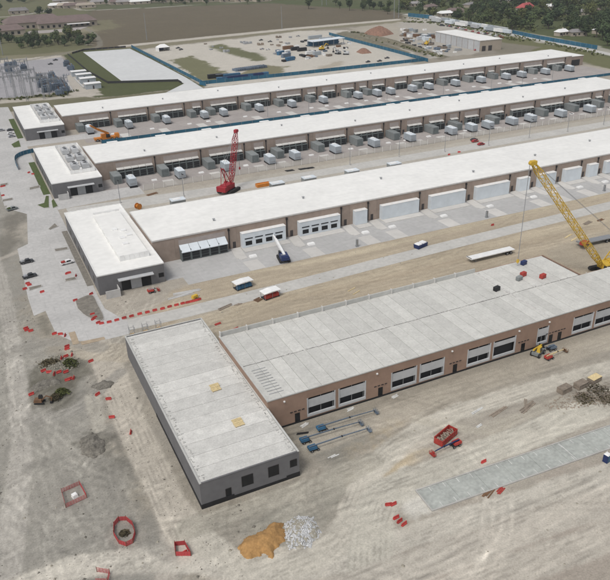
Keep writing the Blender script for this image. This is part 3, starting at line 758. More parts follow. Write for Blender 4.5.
# ------------------------------------------------------------------ offices
def office(k, label):
    X, Y = OFF[k]; W_ = OWD
    o = thing('office_block', label, 'building', (X, Y, 0), 0, 'low office blocks at the hall ends')
    part('wall', 'ofw', lambda b: b.box(0, W_, 0, 0.3, 0, OZ), 'wall_slate', o)
    part('wall', 'ofw2', lambda b: b.box(0, 0.3, 0.302, OL-0.302, 0, OZ), 'wall_slate', o)
    part('wall', 'ofw3', lambda b: b.box(W_-0.3, W_, 0.302, OL-0.302, 0, OZ), 'wall_slate', o)
    part('wall', 'ofw4', lambda b: b.box(0, W_, OL-0.3, OL, 0, OZ), 'wall_slate', o)
    if k == 'A':
        w = 3.6; n = int((OL-0.8)//w)
        for i in range(n+1):
            l = min(w, OL-0.5-(0.4+i*w))
            part('roof_plank', ('opl', round(l, 2)), lambda b: b.box(0.32, W_-0.32, 0.03, l-0.03, OZ-0.3, OZ-0.05), 'plank_office', o, (0, 0.4+i*w, rnd.uniform(0, 0.04)))
        part('coping', None, lambda b: b.box(-0.06, 0.3, -0.06, OL+0.06, OZ+0.01, OZ+0.16), 'parapet', o)
        part('coping', None, lambda b: b.box(W_-0.3, W_+0.06, -0.06, OL+0.06, OZ+0.01, OZ+0.16), 'parapet', o)
        part('coping', None, lambda b: b.box(0.3, W_-0.3, -0.06, 0.25, OZ+0.01, OZ+0.14), 'wall_slate', o)
        part('coping', None, lambda b: b.box(0.3, W_-0.3, OL-0.25, OL+0.06, OZ+0.01, OZ+0.14), 'parapet', o)
        part('base_membrane', None, lambda b: b.box(-0.06, 6.0, -0.08, -0.004, 0, 1.0).box(6.0, 16.2, -0.08, -0.004, 0, 0.62).box(16.2, W_+0.05, -0.08, -0.004, 0, 1.0), 'black_membrane', o)
        part('base_membrane', None, lambda b: b.box(-0.09, -0.004, 0, 30, 0, 0.75), 'black_membrane', o)
        part('base_membrane', None, lambda b: b.box(W_+0.004, W_+0.09, 0, 13, 0, 0.9), 'black_membrane', o)
        for x0, x1, a, c in ((4.5,5.5,1.01,2.7), (7.6,9.7,1.9,4.2), (12.7,14.7,2.0,4.3), (17.0,18.3,2.6,4.2)):
            f = part('window_opening', None, lambda b: b.box(x0, x1, -0.03, -0.004, a, c), 'dark_glass', o)
            part('window_frame', None, lambda b: b.box(x0-0.06, x0, -0.06, -0.003, a, c).box(x1, x1+0.06, -0.06, -0.003, a, c).box(x0, x1, -0.06, -0.003, c, c+0.06), 'door_dark', f)
        def loops(b):
            r = random.Random(5)
            for y in np.arange(1, OL-1, 1.2):
                for x in (0.9, W_-1.0):
                    for t in range(2):
                        xx = x+r.uniform(-.35, .5); yy = y+r.uniform(-.4, .4); s = r.uniform(.1, .32)
                        b.box(xx-s, xx+s, yy-0.05, yy+0.05, OZ-0.02, OZ+0.1) if r.random() < .6 else b.box(xx-.05, xx+.05, yy-s, yy+s, OZ-0.02, OZ+0.12)
        part('lifting_loops', None, loops, 'parapet', o, kind='stuff')
    else:
        part('roof', 'ofr', lambda b: b.box(-0.08, W_+0.08, -0.08, OL+0.08, OZ+0.01, OZ+0.2), 'roof_white', o)
        part('parapet', 'ofp', lambda b: b.box(-0.12, 0.1, -0.12, OL+0.12, OZ+0.2, OZ+0.42).box(W_-0.1, W_+0.12, -0.12, OL+0.12, OZ+0.2, OZ+0.42).box(0.1, W_-0.1, OL-0.1, OL+0.12, OZ+0.2, OZ+0.42).box(0.1, W_-0.1, -0.12, 0.1, OZ+0.2, OZ+0.36), 'white_paint', o)
        part('awning', 'ofa', lambda b: b.box(5.4, 15.4, -1.7, -0.01, 3.7, 3.95), 'wrap_grey', o)
        for x0, x1, a, c in ((6.3,8.9,0.05,3.2), (12.0,14.7,0.05,3.2), (17.0,18.5,1.7,3.0)):
            part('opening', None, lambda b: b.box(x0, x1, -0.05, -0.005, a, c), 'dark_glass', o)
        part('entrance_panel', 'ofe', lambda b: b.box(8.95, 11.95, -0.04, -0.005, 0.05, 3.2), 'grey_paint', o)
        for y in (6, 14, 22, 30, 38, 46):
            part('window_opening', 'owS', lambda b: b.box(-0.04, -0.004, 0, 2.0, 1.2, 3.0), 'dark_glass', o, (0, y, 0))
        if k in 'BC':
            part('screen_wall', 'osw', lambda b: b.box(1.2, 5.2, -3.3, -3.05, 0, 2.3).box(5.0, 5.2, -3.04, -0.02, 0, 2.3), 'concrete', o)
        # roof plant: screened pen with air handlers
        if k == 'B': x0, x1, y0, y1 = 8.0, 16.6, 7.0, 46.5
        else: x0, x1, y0, y1 = 8.6, 18.0, 9.0, 51.0
        z = OZ+0.2
        if k == 'B':
            r = part('plant_roof', None, lambda b: b.box(x0, x1, y0, y1, z, z+1.0), 'roof_white', o)
            for y in (y0-0.1, y1):
                for j in range(6):
                    part('screen_panel', ('spB'), lambda b: b.box(0.03, 1.40, 0, 0.1, 0, 1.7), 'white_paint', r, (x0+j*1.435, y, z))
            for j, (a, c) in enumerate(((10.5,30),(12.8,28),(11.2,22),(13.6,23.5),(11,17))):
                part('roof_hatch', 'rh', lambda b: b.box(-0.8, 0.8, -0.8, 0.8, 0, 0.35), 'white_paint', r, (a+1, c, z+1.0))
        else:
            r = part('plant_pen', ('ppen', k), lambda b: b.box(x0, x1, y0, y1, z, z+0.12), 'coping', o)
            for j in range(14):
                yy = y0+j*(y1-y0)/14
                for xx in (x0-0.06, x1):
                    part('screen_panel', 'sp1', lambda b: b.box(0, 0.1, 0.04, 2.96, 0.1, 1.1), 'white_paint', r, (xx, yy, z))
            for j in range(6):
                for yy in (y0-0.08, y1):
                    part('screen_panel', 'sp2', lambda b: b.box(0.04, 1.5, 0, 0.1, 0.1, 1.5), 'white_paint', r, (x0+j*1.56, yy, z))
            for j in range(6):
                u = (x0+1.4+(j % 2)*4.0, y0+4.5+(j//2)*12.5)
                def unit(b):
                    b.box(0, 2.8, 0, 5.5, 0.3, 2.0); b.tube((1.4,1.5,2.0), (1.4,1.5,2.35), 0.9, 0.9, 12); b.tube((1.4,4.0,2.0), (1.4,4.0,2.35), 0.9, 0.9, 12)
                    b.box(0.3, 2.5, 5.5, 7.6, 0.3, 1.5)
                a = part('air_handler', 'ahu', unit, 'wrap_grey', r, (u[0], u[1], z))
                part('fan', 'fan', lambda b: b.tube((1.4,1.5,2.36), (1.4,1.5,2.4), 0.7, 0.7, 12).tube((1.4,4.0,2.36), (1.4,4.0,2.4), 0.7, 0.7, 12).box(2.81, 2.85, 0.6, 4.8, 0.6, 1.8), 'black_steel', a)
            for j in range(4):
                part('duct', 'duct', lambda b: b.box(-0.4, 0.4, 0, 5.0, 0.2, 0.8).tube((0,2.5,0.8), (0,2.5,1.4), 0.35, 0.35), 'white_paint', r, (x0+4.6, y0+3+j*9.5, z))
    return o
office('A', 'unfinished dark grey office block with bare plank roof in the foreground')
office('B', 'white-roofed grey office block beside the long row of red barriers')
office('C', 'white-roofed office with air handlers on top, middle of the three far offices')
office('D', 'farthest white-roofed office block, next to the substation')

# ------------------------------------------------------------------ slabs of the second hall's yard
for i, (a, c) in enumerate(BAYS[:11]):
    x = HALL['B'][0]; w = c-a
    if i:
        part('apron_slab', ('aps', round(w, 1)), lambda b: b.box(-0.3, w+0.3, 192.6, 197.4, 0.0, 0.16), 'concrete_slab', yardB, (x+a, 0, 0))
    part('walk_slab', 'wks', lambda b: b.prism([(0.4,197.2),(3.6,197.2),(2.6,188.4),(0.6,188.0),(-0.6,190)], 0.0, 0.13), 'concrete_slab', yardB, (x+c+1.0, 0, 0))
    part('equipment_pad', 'eqp', lambda b: b.taper(3.4, 5.8, 187.8, 189.4, 0.0, 0.5, 0.15), 'white_paint', yardB, (x+c+1.0, 0, 0))
    part('drive_slab', 'dvs', lambda b: b.box(0.2, 5.0, 179.3, 186.2, 0.0, 0.07), 'concrete_slab', yardB, (x+c+1.0, 0, 0))
for yd, k, y0 in ((yardC, 'C', 268.2), (yardD, 'D', 352.2)):
    for i, (a, c) in enumerate(BAYS[:18]):
        part('pad_slab', ('pds', k), lambda b: b.box(0.0, 4.4, y0+0.6, y0+8.5, 0.0, 0.06), 'concrete_slab', yd, (HALL[k][0]+c+0.4, 0, 0))
        part('unit_pad', ('unp', k), lambda b: b.taper(0.0, 2.2, y0+9.4, y0+10.8, 0.0, 0.45, 0.1), 'white_paint', yd, (HALL[k][0]+c-3.4, 0, 0))

# ------------------------------------------------------------------ generators and tanks
def generator(x, y, label, group):
    g = thing('generator', label, 'generator', (x, y, 0.02), 0, group); g.scale = (.86, .86, .8)
    part('skid', 'g1', lambda b: b.box(-1.7, 1.7, -4.1, 3.4, 0.05, 0.9).box(-1.85, 1.85, -4.4, -4.1, 0.0, 0.6).box(-1.5, -1.2, -3.9, 3.2, 0, .05).box(1.2, 1.5, -3.9, 3.2, 0, .05), 'black_steel', g)
    h = part('housing', 'g2', lambda b: b.box(-1.75, 1.75, -3.9, 3.3, 0.95, 4.5), 'gen_grey', g)
    part('lid', 'g3', lambda b: b.taper(-1.6, 1.6, -3.7, 2.0, 4.5, 4.75, 0.15), 'wrap_white', g)
    part('muffler', 'g4', lambda b: b.box(-0.8, 0.8, 0.5, 1.9, 4.74, 5.1), 'white_paint', g)
    part('exhaust', 'g7', lambda b: b.tube((0,-1.5,4.7), (0,-1.5,5.5), 0.25), 'white_paint', g)
    part('louvre', 'g5', lambda b: [b.box(-1.3, 1.3, -3.97, -3.9, z, z+0.14) for z in (1.6,1.9,2.2)], 'grey_paint', h)
    for s in (-1, 1):
        part('access_door', ('g6', s), lambda b: [b.box(min(s*1.75, s*1.79), max(s*1.75, s*1.79), y0, y0+1.3, 1.5, 3.9) for y0 in (-3.3,-1.5,0.3)], 'gen_grey', h)
    return g
def tank(x, y, label, group):
    g = thing('equipment_container', label, 'container', (x, y, 0.02), 0, group)
    part('body', 't1', lambda b: b.box(-1.7, 1.7, -4.6, 3.0, 0.25, 3.4).box(-1.5, 1.5, -4.4, 2.8, 0.0, 0.25), 'gen_green', g)
    part('rib', 't2', lambda b: [b.box(-1.78, 1.78, y0, y0+0.12, 0.3, 3.46) for y0 in (-4.2,-2.6,-1.0,0.6,2.2)], 'gen_green', g)
    part('end_door', 't3', lambda b: b.box(-1.4, 1.4, -4.66, -4.61, 0.5, 3.1), 'cabinet', g)
    return g
CL = [54,74,94,114,126,146,166,185.5,209,221,231,246,258,278,298]
CG = [49.5,69,89,109,121,141,161,181,203,217,240,272,293,311]
DL = [55,75,95,116,127,148,168,188,211,224,233.5,249,261,281,301,321,334,354,375]
DG = [51.5,71,91,111,122,143,163,183,207,221,257,276,296,316,349,370]
for i, x in enumerate(CL): generator(x, 276.8, nth(i)+' pale grey generator from the left in the yard behind the red crane', 'generators in the nearer yard')
for i, x in enumerate(DL): generator(x, 371.2, nth(i)+' pale grey generator from the left in the farthest equipment yard', 'generators in the farthest yard')
for i, x in enumerate(CG): tank(x, 285.2, nth(i)+' green grey container from the left along the second white-roofed hall from the back', 'containers along the nearer hall')
for i, x in enumerate(DG): tank(x, 378.9, nth(i)+' green grey container from the left along the farthest hall', 'containers along the farthest hall')

# ------------------------------------------------------------------ fences
def fence(name, pts, hgt, step, pm, postm, label, net='panel', rail=True):
    f = thing(name, label, 'fence', (pts[0][0], pts[0][1], 0))
    ox, oy = pts[0]
    k = 0
    for i in range(len(pts)-1):
        a = Vector(pts[i]); b_ = Vector(pts[i+1]); d = b_-a; n = max(1, int(round(d.length/step)))
        ang = math.atan2(d.y, d.x); s = d.length/n
        for j in range(n):
            p = a+d*(j/n)
            part('post', ('fp', hgt), lambda b: b.box(-0.06, 0.06, -0.06, 0.06, -0.2, hgt+0.1), postm, f, (p.x-ox, p.y-oy, 0), (0, 0, ang))
            part(net, ('fn', hgt, round(s, 1), net), lambda b: b.box(0.07, s-0.07, -0.015, 0.015, 0.08, hgt-0.02), pm, f, (p.x-ox, p.y-oy, 0), (0, 0, ang))
            k += 1
    return f
fence('blue_screen_fence', [(56,346.6),(392,345.6)], 1.7, 6, 'blue_net', 'pole_steel', 'blue screened fence behind the second hall from the back', 'screen_panel')
fence('blue_screen_fence', G([(131.5,47.5),(206,86)])+[(143,462),(214,459),(318,458.5)], 2.4, 6, 'blue_net', 'pole_steel', 'blue screened fence round the near side of the storage yard', 'screen_panel')
fence('blue_screen_fence', G([(329,35),(345,39.5),(402,54.5),(428,62)]), 2.6, 6, 'blue_net', 'pole_steel', 'blue screened fence slanting across the right of the storage yard', 'screen_panel')
fence('blue_screen_fence', G([(408,16.5),(432,19)]), 4, 6, 'blue_net', 'pole_steel', 'short blue fence at the edge of the woods, top right', 'screen_panel')
fence('blue_screen_fence', G([(512,33.5),(540,39.5),(597,49.5)]), 3.2, 6, 'blue_net', 'pole_steel', 'long blue fence along the far road by the woods', 'screen_panel')
fence('blue_screen_fence', smooth_line(G([(18.5,170),(15.5,163),(17,158.5),(24,155),(34,152.5)]), 3), 2.0, 3, 'blue_net', 'pole_steel', 'short curved blue fence in the car park beside the offices', 'screen_panel')
fence('chain_link_fence', [(56.5,267.6),(330,267.2)], 2.4, 4, 'chain_link', 'white_paint', 'pale chain-link fence in front of the nearer generator yard', 'mesh_panel')
fence('chain_link_fence', G([(68,55),(88,72),(108,83.5),(124,83)])+G([(178,81.5),(182,84)]), 1.6, 6, 'chain_dark', 'chain_dark', 'black fence round the grass bank of the pale pad', 'mesh_panel')
fence('chain_link_fence', G([(72,54),(84,50.5),(126,47.5)]), 1.5, 5, 'chain_dark', 'wood', 'dark fence along the far edge of the pale pad', 'mesh_panel')

# ------------------------------------------------------------------ poles
def pole(p, hgt, label, group='yard light poles'):
    g = thing('light_pole', label, 'light pole', (p[0], p[1], 0), 0, group)
    part('mast', ('pm', hgt), lambda b: b.tube((0,0,0.5), (0,0,hgt), 0.13, 0.09, 6), 'pole_steel', g)
    part('footing', 'pf', lambda b: b.tube((0,0,-0.1), (0,0,0.6), 0.32, 0.32, 8), 'concrete', g)
    part('lamp_head', ('pl', hgt), lambda b: b.box(-0.1, 0.1, -1.1, 0.1, hgt, hgt+0.12).box(-0.3, 0.3, -1.5, -0.9, hgt-0.05, hgt+0.1), 'black_steel', g)
n = 0
for q in ((184,196.5),(350,165),(399,157),(444.6,152),(488.5,145.6),(529,138),(567.4,131.7),(603.4,125)):
    pole(at(*q), 9, nth(n)+' light pole from the left along the chain-link fence'); n += 1
n = 0
for q in ((129,136),(268,118.5),(309,115),(349,108),(387,101.5),(443,97.5),(491,89),(522,85),(552,80)):
    pole(at(*q), 9, nth(n)+' light pole from the left in the farthest equipment yard'); n += 1
pole(at(120.5,203), 9, 'light pole behind the office with the long white roof box')
for i, q in enumerate(((282,262),(357,246.5),(486.5,217.5),(604,191))):
    b0 = at(*q)
    solo('junction_post', 'jp', lambda b: b.box(-0.3, 0.3, -0.3, 0.3, 0, 2.4).box(-0.45, 0.45, -0.45, 0.45, 0, 0.3), 'steel', nth(i)+' grey utility post from the left at the kerb of the nearest yard', 'post', (b0.x, b0.y, 0.02), 0, 'utility posts')

# ------------------------------------------------------------------ barriers
def barrier(x, y, rz, label, group, z=None):
    def fn(b):
        b.extr_x([(-0.32,0),(-0.32,0.2),(-0.14,0.42),(-0.10,1.0),(0.10,1.0),(0.14,0.42),(0.32,0.2),(0.32,0)], -0.95, 0.95)
        b.box(-1.05, -0.95, -0.08, 0.08, 0.1, 0.9); b.box(0.95, 1.05, -0.08, 0.08, 0.1, 0.9); b.box(-0.5, 0.5, -0.05, 0.05, 1.0, 1.06)
    return solo('barrier', 'barr', fn, 'barrier_red', label, 'barrier', (x, y, gz(x, y)+0.03 if z is None else z), rz, group, scale=0.6)
row = [(100+a/6.1, 270+c/6.1) for a, c in ((10,330),(57,322),(103,310),(148,297),(193,286),(243,272),(290,262),(335,250),(382,240),(425,228),(467,218),(505,208),(535,202),(560,196),(585,190),(605,184))]
for i, q in enumerate(row):
    p = at(*q); a = at(*row[max(0, i-1)]); c = at(*row[min(len(row)-1, i+1)])
    barrier(p.x, p.y, math.atan2(c.y-a.y, c.x-a.x), nth(i)+' red barrier from the left in the long row before the office', 'red barriers in the long row')
CL1 = {
 'in the car park by the white pickup': [(67.2,274),(76,276.3),(69,273.5)],
 'at the left kerb of the car park': [(27.8,284),(25,289.5),(29.5,285.6)],
 'standing alone in the lower car park': [(42.3,292.5)],
 'beside the corner of the kerbed bed': [(75.4,301),(91.3,294.6)],
 'clustered where the long barrier row begins': [(92.6,315),(95,318.3),(98.4,323.3),(93.5,320)],
 'in the patch of dug ground left of the car park': [(27,330.6),(31,331.5),(26,329)],
 'at the lower end of the car park': [(54.6,334.4),(60.6,334.8),(65.2,336)],
 'between the car park and the rubble bed': [(67.2,347),(67.2,349.5)],
 'right of the rubble bed': [(91,361.8)],
 'on the far rim of the rubble bed': [(61.5,359),(66,357),(72,355.5)],
 'along the near rim of the rubble bed': [(43.6,371.5),(49.2,372.9),(54,373.3),(59,372.9),(66,372.5)],
 'just below the rubble bed': [(69.8,379.7),(73.8,378.8),(67.6,380.6)],
 'beside the small rusty excavator': [(31.5,395)],
 'beside the pair of pale vehicle tracks': [(97.7,395),(108.7,399.7),(112,418)],
 'at the bend of the track near the front office': [(130.8,433)],
 'by the left end of the parking strip': [(388.5,505.5),(393.5,505),(399.5,522),(404,525),(396,518.5)],
 'on the dirt above the parking strip': [(483.5,462.5)],
 'on the dirt road between the halls': [(492.5,225.5)],
 'by the chain-link fence road': [(449,155),(459,152.5)],
 'at the far left edge of the car park': [(2,187),(4,186.5),(3,196)],
 'near the curved blue fence': [(29,173),(33,174.5)],
}
for wh, L in CL1.items():
    for i, q in enumerate(L):
        p = on(*q); lab = 'red barrier '+wh if len(L) == 1 else nth(i)+' red barrier counted '+wh
        barrier(p.x, p.y, rnd.choice([0.25, 0.3, -0.3, 0.1, 1.2, 0.5]), lab, 'scattered red barriers')

# safety netting round pits
def netting(pts, label, closed=True, k=1.0):
    f = thing('safety_netting', label, 'netting', (pts[0][0], pts[0][1], gz(*pts[0])))
    ox, oy = pts[0]; oz = gz(ox, oy); P = pts+[pts[0]] if closed else pts
    for i in range(len(P)-1):
        a = Vector(P[i]); c = Vector(P[i+1]); za = gz(*P[i])-oz; zc = gz(*P[i+1])-oz
        part('stake', 'stk', lambda b: b.box(-0.04, 0.04, -0.04, 0.04, -0.2, 1.2), 'rust', f, (a.x-ox, a.y-oy, za))
        def strips(b):
            A = Vector((a.x-ox, a.y-oy, za)); B = Vector((c.x-ox, c.y-oy, zc)); sag = 0.18*rnd.random()
            for t in range(5):
                z = Vector((0, 0, 0.12+t*0.22-sag*(t/5)))
                b.bar(A+z, B+z, 0.03, 0.06*k)
            m = max(2, int((B-A).length/0.45))
            for t in range(m):
                q = A+(B-A)*(t/m); b.bar(q+Vector((0, 0, 0.08)), q+Vector((0, 0, 1.05-sag)), 0.05*k, 0.02)
        part('net', None, strips, 'net_orange', f)
def ring(px, py, rx, ry, n, a0=0):
    c = on(px, py); return [(c.x+rx*math.cos(a0+2*PI*i/n), c.y+ry*math.sin(a0+2*PI*i/n)) for i in range(n)]
# ------------------------------------------------------------------ piles
def mound(name, pxs, hgt, m, label, cat, seed, kind=None, r0=1.0):
    """heap over a ground outline; height falls off towards the rim"""
    P = [tuple(on(*q)[:2]) for q in pxs]; cx = sum(a for a, _ in P)/len(P); cy = sum(b for _, b in P)/len(P)
    xs = np.linspace(min(a for a, _ in P)-.3, max(a for a, _ in P)+.3, 46); ys = np.linspace(min(b for _, b in P)-.3, max(b for _, b in P)+.3, 46)
    X, Y = np.meshgrid(xs, ys); d = -sdist_poly(X, Y, P); d = d+(fbm(X*1.2, Y*1.2, seed, 3)-0.5)*0.9
    g = ground_h(X, Y)
    H = np.clip(d, 0, None); H = hgt*(1-np.exp(-H/(r0*1.1)))*(0.65+0.7*fbm(X*0.8, Y*0.8, seed+2, 4))
    Z = np.where(d > 0, g+H, g-0.25)
    b = MB(); n = len(xs)
    vs = np.stack([X-cx, Y-cy, Z], -1).reshape(-1, 3).tolist()
    fs = [(j*n+i, j*n+i+1, (j+1)*n+i+1, (j+1)*n+i) for j in range(n-1) for i in range(n-1)]
    b.add(vs, fs); me = b.mesh(name, m, True)
    o = bpy.data.objects.new(name, me); C.objects.link(o); o.location = (cx, cy, 0)
    o['label'] = label; o['category'] = cat
    return o, P
mound('sand_pile', [(238,548),(246,538),(262,531),(272,523),(284,523),(286,540),(277,548),(273,559),(262,555),(250,560),(241,556)], 1.5, 'sand', 'orange sand pile on the dirt before the front office', 'sand pile', 3)
gp, GP = mound('gravel_pile', [(286,524),(299,516),(312,518),(320,532),(310,546),(290,548),(285,536)], 1.0, 'stone_rubble', 'pale grey stone heap right beside the orange sand pile', 'gravel pile', 8)
def stones(P, n, s0, s1, m, name, parent, hfun, seed):
    r = random.Random(seed); b = MB(); xs = [p[0] for p in P]; ys = [p[1] for p in P]
    A = np.array([[r.uniform(min(xs)-.5, max(xs)+.5), r.uniform(min(ys)-.5, max(ys)+.5)] for _ in range(n*2)])
    d = sdist_poly(A[:, 0], A[:, 1], P); k = 0
    for (x, y), dd in zip(A, d):
        if dd > 0.35*r.random() or k >= n: continue
        s = r.uniform(s0, s1); z = hfun(x, y, dd); k += 1
        vs = [(x+s*dx*r.uniform(.6,1.2), y+s*dy*r.uniform(.6,1.2), z+s*dz*r.uniform(.6,1.1)) for dx, dy, dz in ((1,0,0),(0,1,0),(-1,0,0),(0,-1,0),(.1,.1,.8),(0,0,-.6))]
        b.add(vs, [(0,1,4),(1,2,4),(2,3,4),(3,0,4),(1,0,5),(2,1,5),(3,2,5),(0,3,5)])
    me = b.mesh(name, m); o = bpy.data.objects.new(name, me); C.objects.link(o)
    o['kind'] = 'stuff'
    if parent: o.parent = parent; o.location = [-v for v in parent.location]
    return o
stones(GP, 620, 0.12, 0.36, 'stone_pale', 'stones', gp, lambda x, y, d: gz(x, y)+1.0*(1-math.exp(min(0, d)/1.1))*0.95, 4)
# rubble bed: brush and broken stone with a bush
P = [tuple(on(*q)[:2]) for q in ((36,362),(48,357),(62,355),(78,357),(80,366),(66,371),(48,372),(40,369))]
o = stones(P, 300, 0.08, 0.26, 'stone_rubble', 'rubble', None, lambda x, y, d: gz(x, y)+0.1, 9); o['label'] = 'pale broken rubble in the kerbed bed with red barriers'
bx = on(68,365); 
def clump_mesh(b, r, rx, rz, n, s):
    for i in range(n):
        a = r.uniform(0, 2*PI); t = r.random()**0.5; zz = r.random()
        x = rx*t*math.cos(a)*(1-zz*0.5); y = rx*t*math.sin(a)*(1-zz*0.5); z = rz*zz*(1-t*t*0.5)
        q = Vector((r.uniform(-1,1), r.uniform(-1,1), r.uniform(-.6,1))).normalized(); w = q.cross(Vector((r.random(), r.random(), 1))).normalized(); v = q.cross(w)
        c = Vector((x, y, z)); k = s*r.uniform(.6,1.3)
        b.add([c-w*k-v*k*.6, c+w*k-v*k*.6, c+w*k*.7+v*k*.6, c-w*k*.7+v*k*.6], [(0,1,2,3)])
def bush(px, py, rx, rz, m, label, seed, n=320):
    p = on(px, py); g = thing('bush', label, 'bush', p)
    part('foliage', None, lambda b: clump_mesh(b, random.Random(seed), rx, rz, n, 0.22), m, g, (0, 0, 0.1))
    part('stem', None, lambda b: [b.tube((0.2*i-.3,0.1*i,-0.1), (0.5*i-.8,0.3*i-.3,rz*.7), 0.05, 0.02, 5) for i in range(4)], 'bark', g)
bush(70,364.5, 2.2, 1.5, 'leaf_olive', 'green bush inside the rubble bed ringed by red barriers', 1)
bush(50,364, 2.6, 0.6, 'brush', 'dry brush spread over the left of the rubble bed', 6, 420)
bush(62,393, 1.9, 1.0, 'leaf_olive', 'low green bush right of the small rusty excavator', 2)
bush(56,397.5, 1.6, 0.7, 'brush', 'dry brush heap between the rusty excavator and the green bush', 3)
netting([tuple(on(*q)[:2]) for q in ((62,493),(80,485),(87,498),(66,508))], 'orange netting round a square pit on the left dirt')
netting(ring(124.5,533,1.7,3.2,9,0.3), 'orange netting in a narrow ring near the bottom left', True, 2.4)
bush(124.5,534, 1.0, 0.5, 'brush', 'dry brush inside the narrow ring of orange netting', 16, 140)
netting([tuple(on(*q)[:2]) for q in ((175,546),(185,545),(191,556),(176,556))], 'orange netting beside a red barrier near the sand pile', True, 3.0)
netting([tuple(on(*q)[:2]) for q in ((97,572),(110,574),(108,583),(96,583))], 'orange netting at the bottom edge of the photo', False)
p = on(75,497); solo('bulk_bag', None, lambda b: b.taper(-.5,.5,-.5,.5,0,.7,.08).box(-.3,.3,-.3,.3,.7,.8), 'white_paint', 'white bulk bag inside the square netting', 'bag', p, .3)
p = on(184,554); barrier(p.x, p.y, 0.2, 'red barrier inside the netting near the sand pile', 'scattered red barriers')

mound('soil_heap', [(28,389),(42,380),(60,379),(62,384),(48,388),(32,394)], 0.9, 'soil_dark', 'dark soil ridge above the small rusty excavator', 'soil heap', 12)
mound('soil_heap', [(78,441),(92,433),(104,440),(106,452),(92,460),(82,454)], 0.8, 'soil_dark', 'round dark spoil heap below the pair of pale tracks', 'soil heap', 15)
mound('soil_heap', [(90,387),(104,380),(115,382),(112,388),(98,391)], 0.6, 'soil_dark', 'flat grey soil heap on the bend of the dirt track', 'soil heap', 19)
mound('soil_heap', [(364,33.5),(372,30.5),(388,30.5),(394,34),(382,36.5),(368,36)], 6, 'soil_red', 'big reddish soil heap beyond the slanting blue fence', 'soil heap', 22, r0=5)
mound('soil_heap', [(356,52),(360,49.2),(368,49.5),(372,53),(362,54)], 2.5, 'soil_red', 'small red soil heap inside the storage yard', 'soil heap', 23, r0=3)
# clods and small stones strewn over the bare ground
def clods(n, seed, m, name, x0, x1, y0, y1, keepout, smin, smax, label):
    r = np.random.default_rng(seed); X = r.uniform(x0, x1, n); Y = r.uniform(y0, y1, n)
    d = fbm(X*0.12, Y*0.12, seed, 3); ok = d > 0.42
    for a, b_, c, e in keepout: ok &= ~((X > a) & (X < b_) & (Y > c) & (Y < e))
    ok &= sdist_poly(X, Y, LOTP) > 0.5
    X, Y = X[ok], Y[ok]; Z = ground_h(X, Y); S = r.uniform(smin, smax, len(X))*(1+2*(r.random(len(X)) > .96)); b = MB()
    for x, y, z, s in zip(X, Y, Z, S):
        f = r.uniform(.6, 1.3, 5)
        b.add([(x+s*f[0], y, z), (x, y+s*f[1], z), (x-s*f[2], y, z), (x, y-s*f[3], z), (x, y, z+s*f[4]*.8)], [(0,1,4), (1,2,4), (2,3,4), (3,0,4)])
    o = part(name, None, lambda q: q.add(b.v, b.f), m, None); o['kind'] = 'stuff'; o['label'] = label
LOTP = [(v.co.x, v.co.y) for v in list(lot.data.vertices)[:len(lot.data.vertices)//2]]
KO = [(22,42,92,150), (40,215,106,137), (56.5,130,72.5,80.5), (42,300,179,230), (22,43,184,241)]
clods(5200, 3, 'soil_dark', 'clods', -24, 30, 48, 200, KO, .05, .13, 'dark clods strewn over the left rough ground')
clods(3800, 4, 'stone_rubble', 'loose_stones', -20, 115, 46, 107, KO, .04, .11, 'small loose stones strewn over the front dirt')
clods(1600, 5, 'stone_rubble', 'loose_stones', 42, 135, 136, 178, KO, .05, .12, 'small loose stones on the dirt between the halls')
# brush and timber at the right edge
def brush_heap(px, py, label, seed, rx=2.5):
    p = on(px, py); g = thing('brush_heap', label, 'brush heap', p)
    r = random.Random(seed)
    def sticks(b):
        for i in range(70):
            a = r.uniform(0, 2*PI); c = Vector((r.gauss(0, rx*.5), r.gauss(0, rx*.4), r.uniform(0.05, .8))); l = r.uniform(.4, 1.6); d = Vector((math.cos(a), math.sin(a), r.uniform(-.3,.5)))*l
            b.bar(c-d*.5, c+d*.5, .07)
    part('branches', None, sticks, 'wood_grey', g, kind='stuff')
    part('leaves', None, lambda b: clump_mesh(b, r, rx, 0.8, 260, 0.2), 'brush', g, kind='stuff')
brush_heap(598,391, 'dry brush heap at the right edge beyond the crates', 1, 3.4)
brush_heap(585,399, 'smaller brush heap in front of the wooden crates', 2, 2.6)
brush_heap(606,400, 'brush heap nearest the parking strip at the right edge', 4, 2.4)
P = [tuple(on(*q)[:2]) for q in ((545,405),(560,398),(590,392),(612,392),(612,402),(575,408),(550,410))]
o = stones(P, 260, 0.08, 0.3, 'wood_grey', 'debris', None, lambda x, y, d: gz(x, y)+0.05, 19); o['label'] = 'broken debris strewn around the crates and brush'

def crate(px, py, rz, label, m='wood_grey'):
    p = on(px, py); g = thing('wooden_crate', label, 'crate', p, rz, 'wooden crates by the brush'); g.scale = (.85, .85, .8)
    for t in range(4):
        part('board', 'cb', lambda b: b.box(-1.7, 1.7, -0.98, -0.92, 0, 0.3), m, g, (0, 0, 0.1+t*0.36))
        part('board', 'cb2', lambda b: b.box(-1.7, 1.7, 0.92, 0.98, 0, 0.3), m, g, (0, 0, 0.1+t*0.36))
        part('board', 'cb3', lambda b: b.box(-1.76, -1.7, -0.95, 0.95, 0, 0.3), m, g, (0, 0, 0.1+t*0.36))
        part('board', 'cb4', lambda b: b.box(1.7, 1.76, -0.95, 0.95, 0, 0.3), m, g, (0, 0, 0.1+t*0.36))
    part('lid', 'cb5', lambda b: b.box(-1.75, 1.75, -1.0, 1.0, 1.5, 1.58), 'pallet_yellow' if 'pale' in label else m, g)
crate(564,391.5, 0.12, 'left wooden crate of the three by the brush')
crate(580.5,387, 0.12, 'middle wooden crate of the three by the brush')
crate(594,381.5, 0.15, 'right crate of the three, with a pale lid')
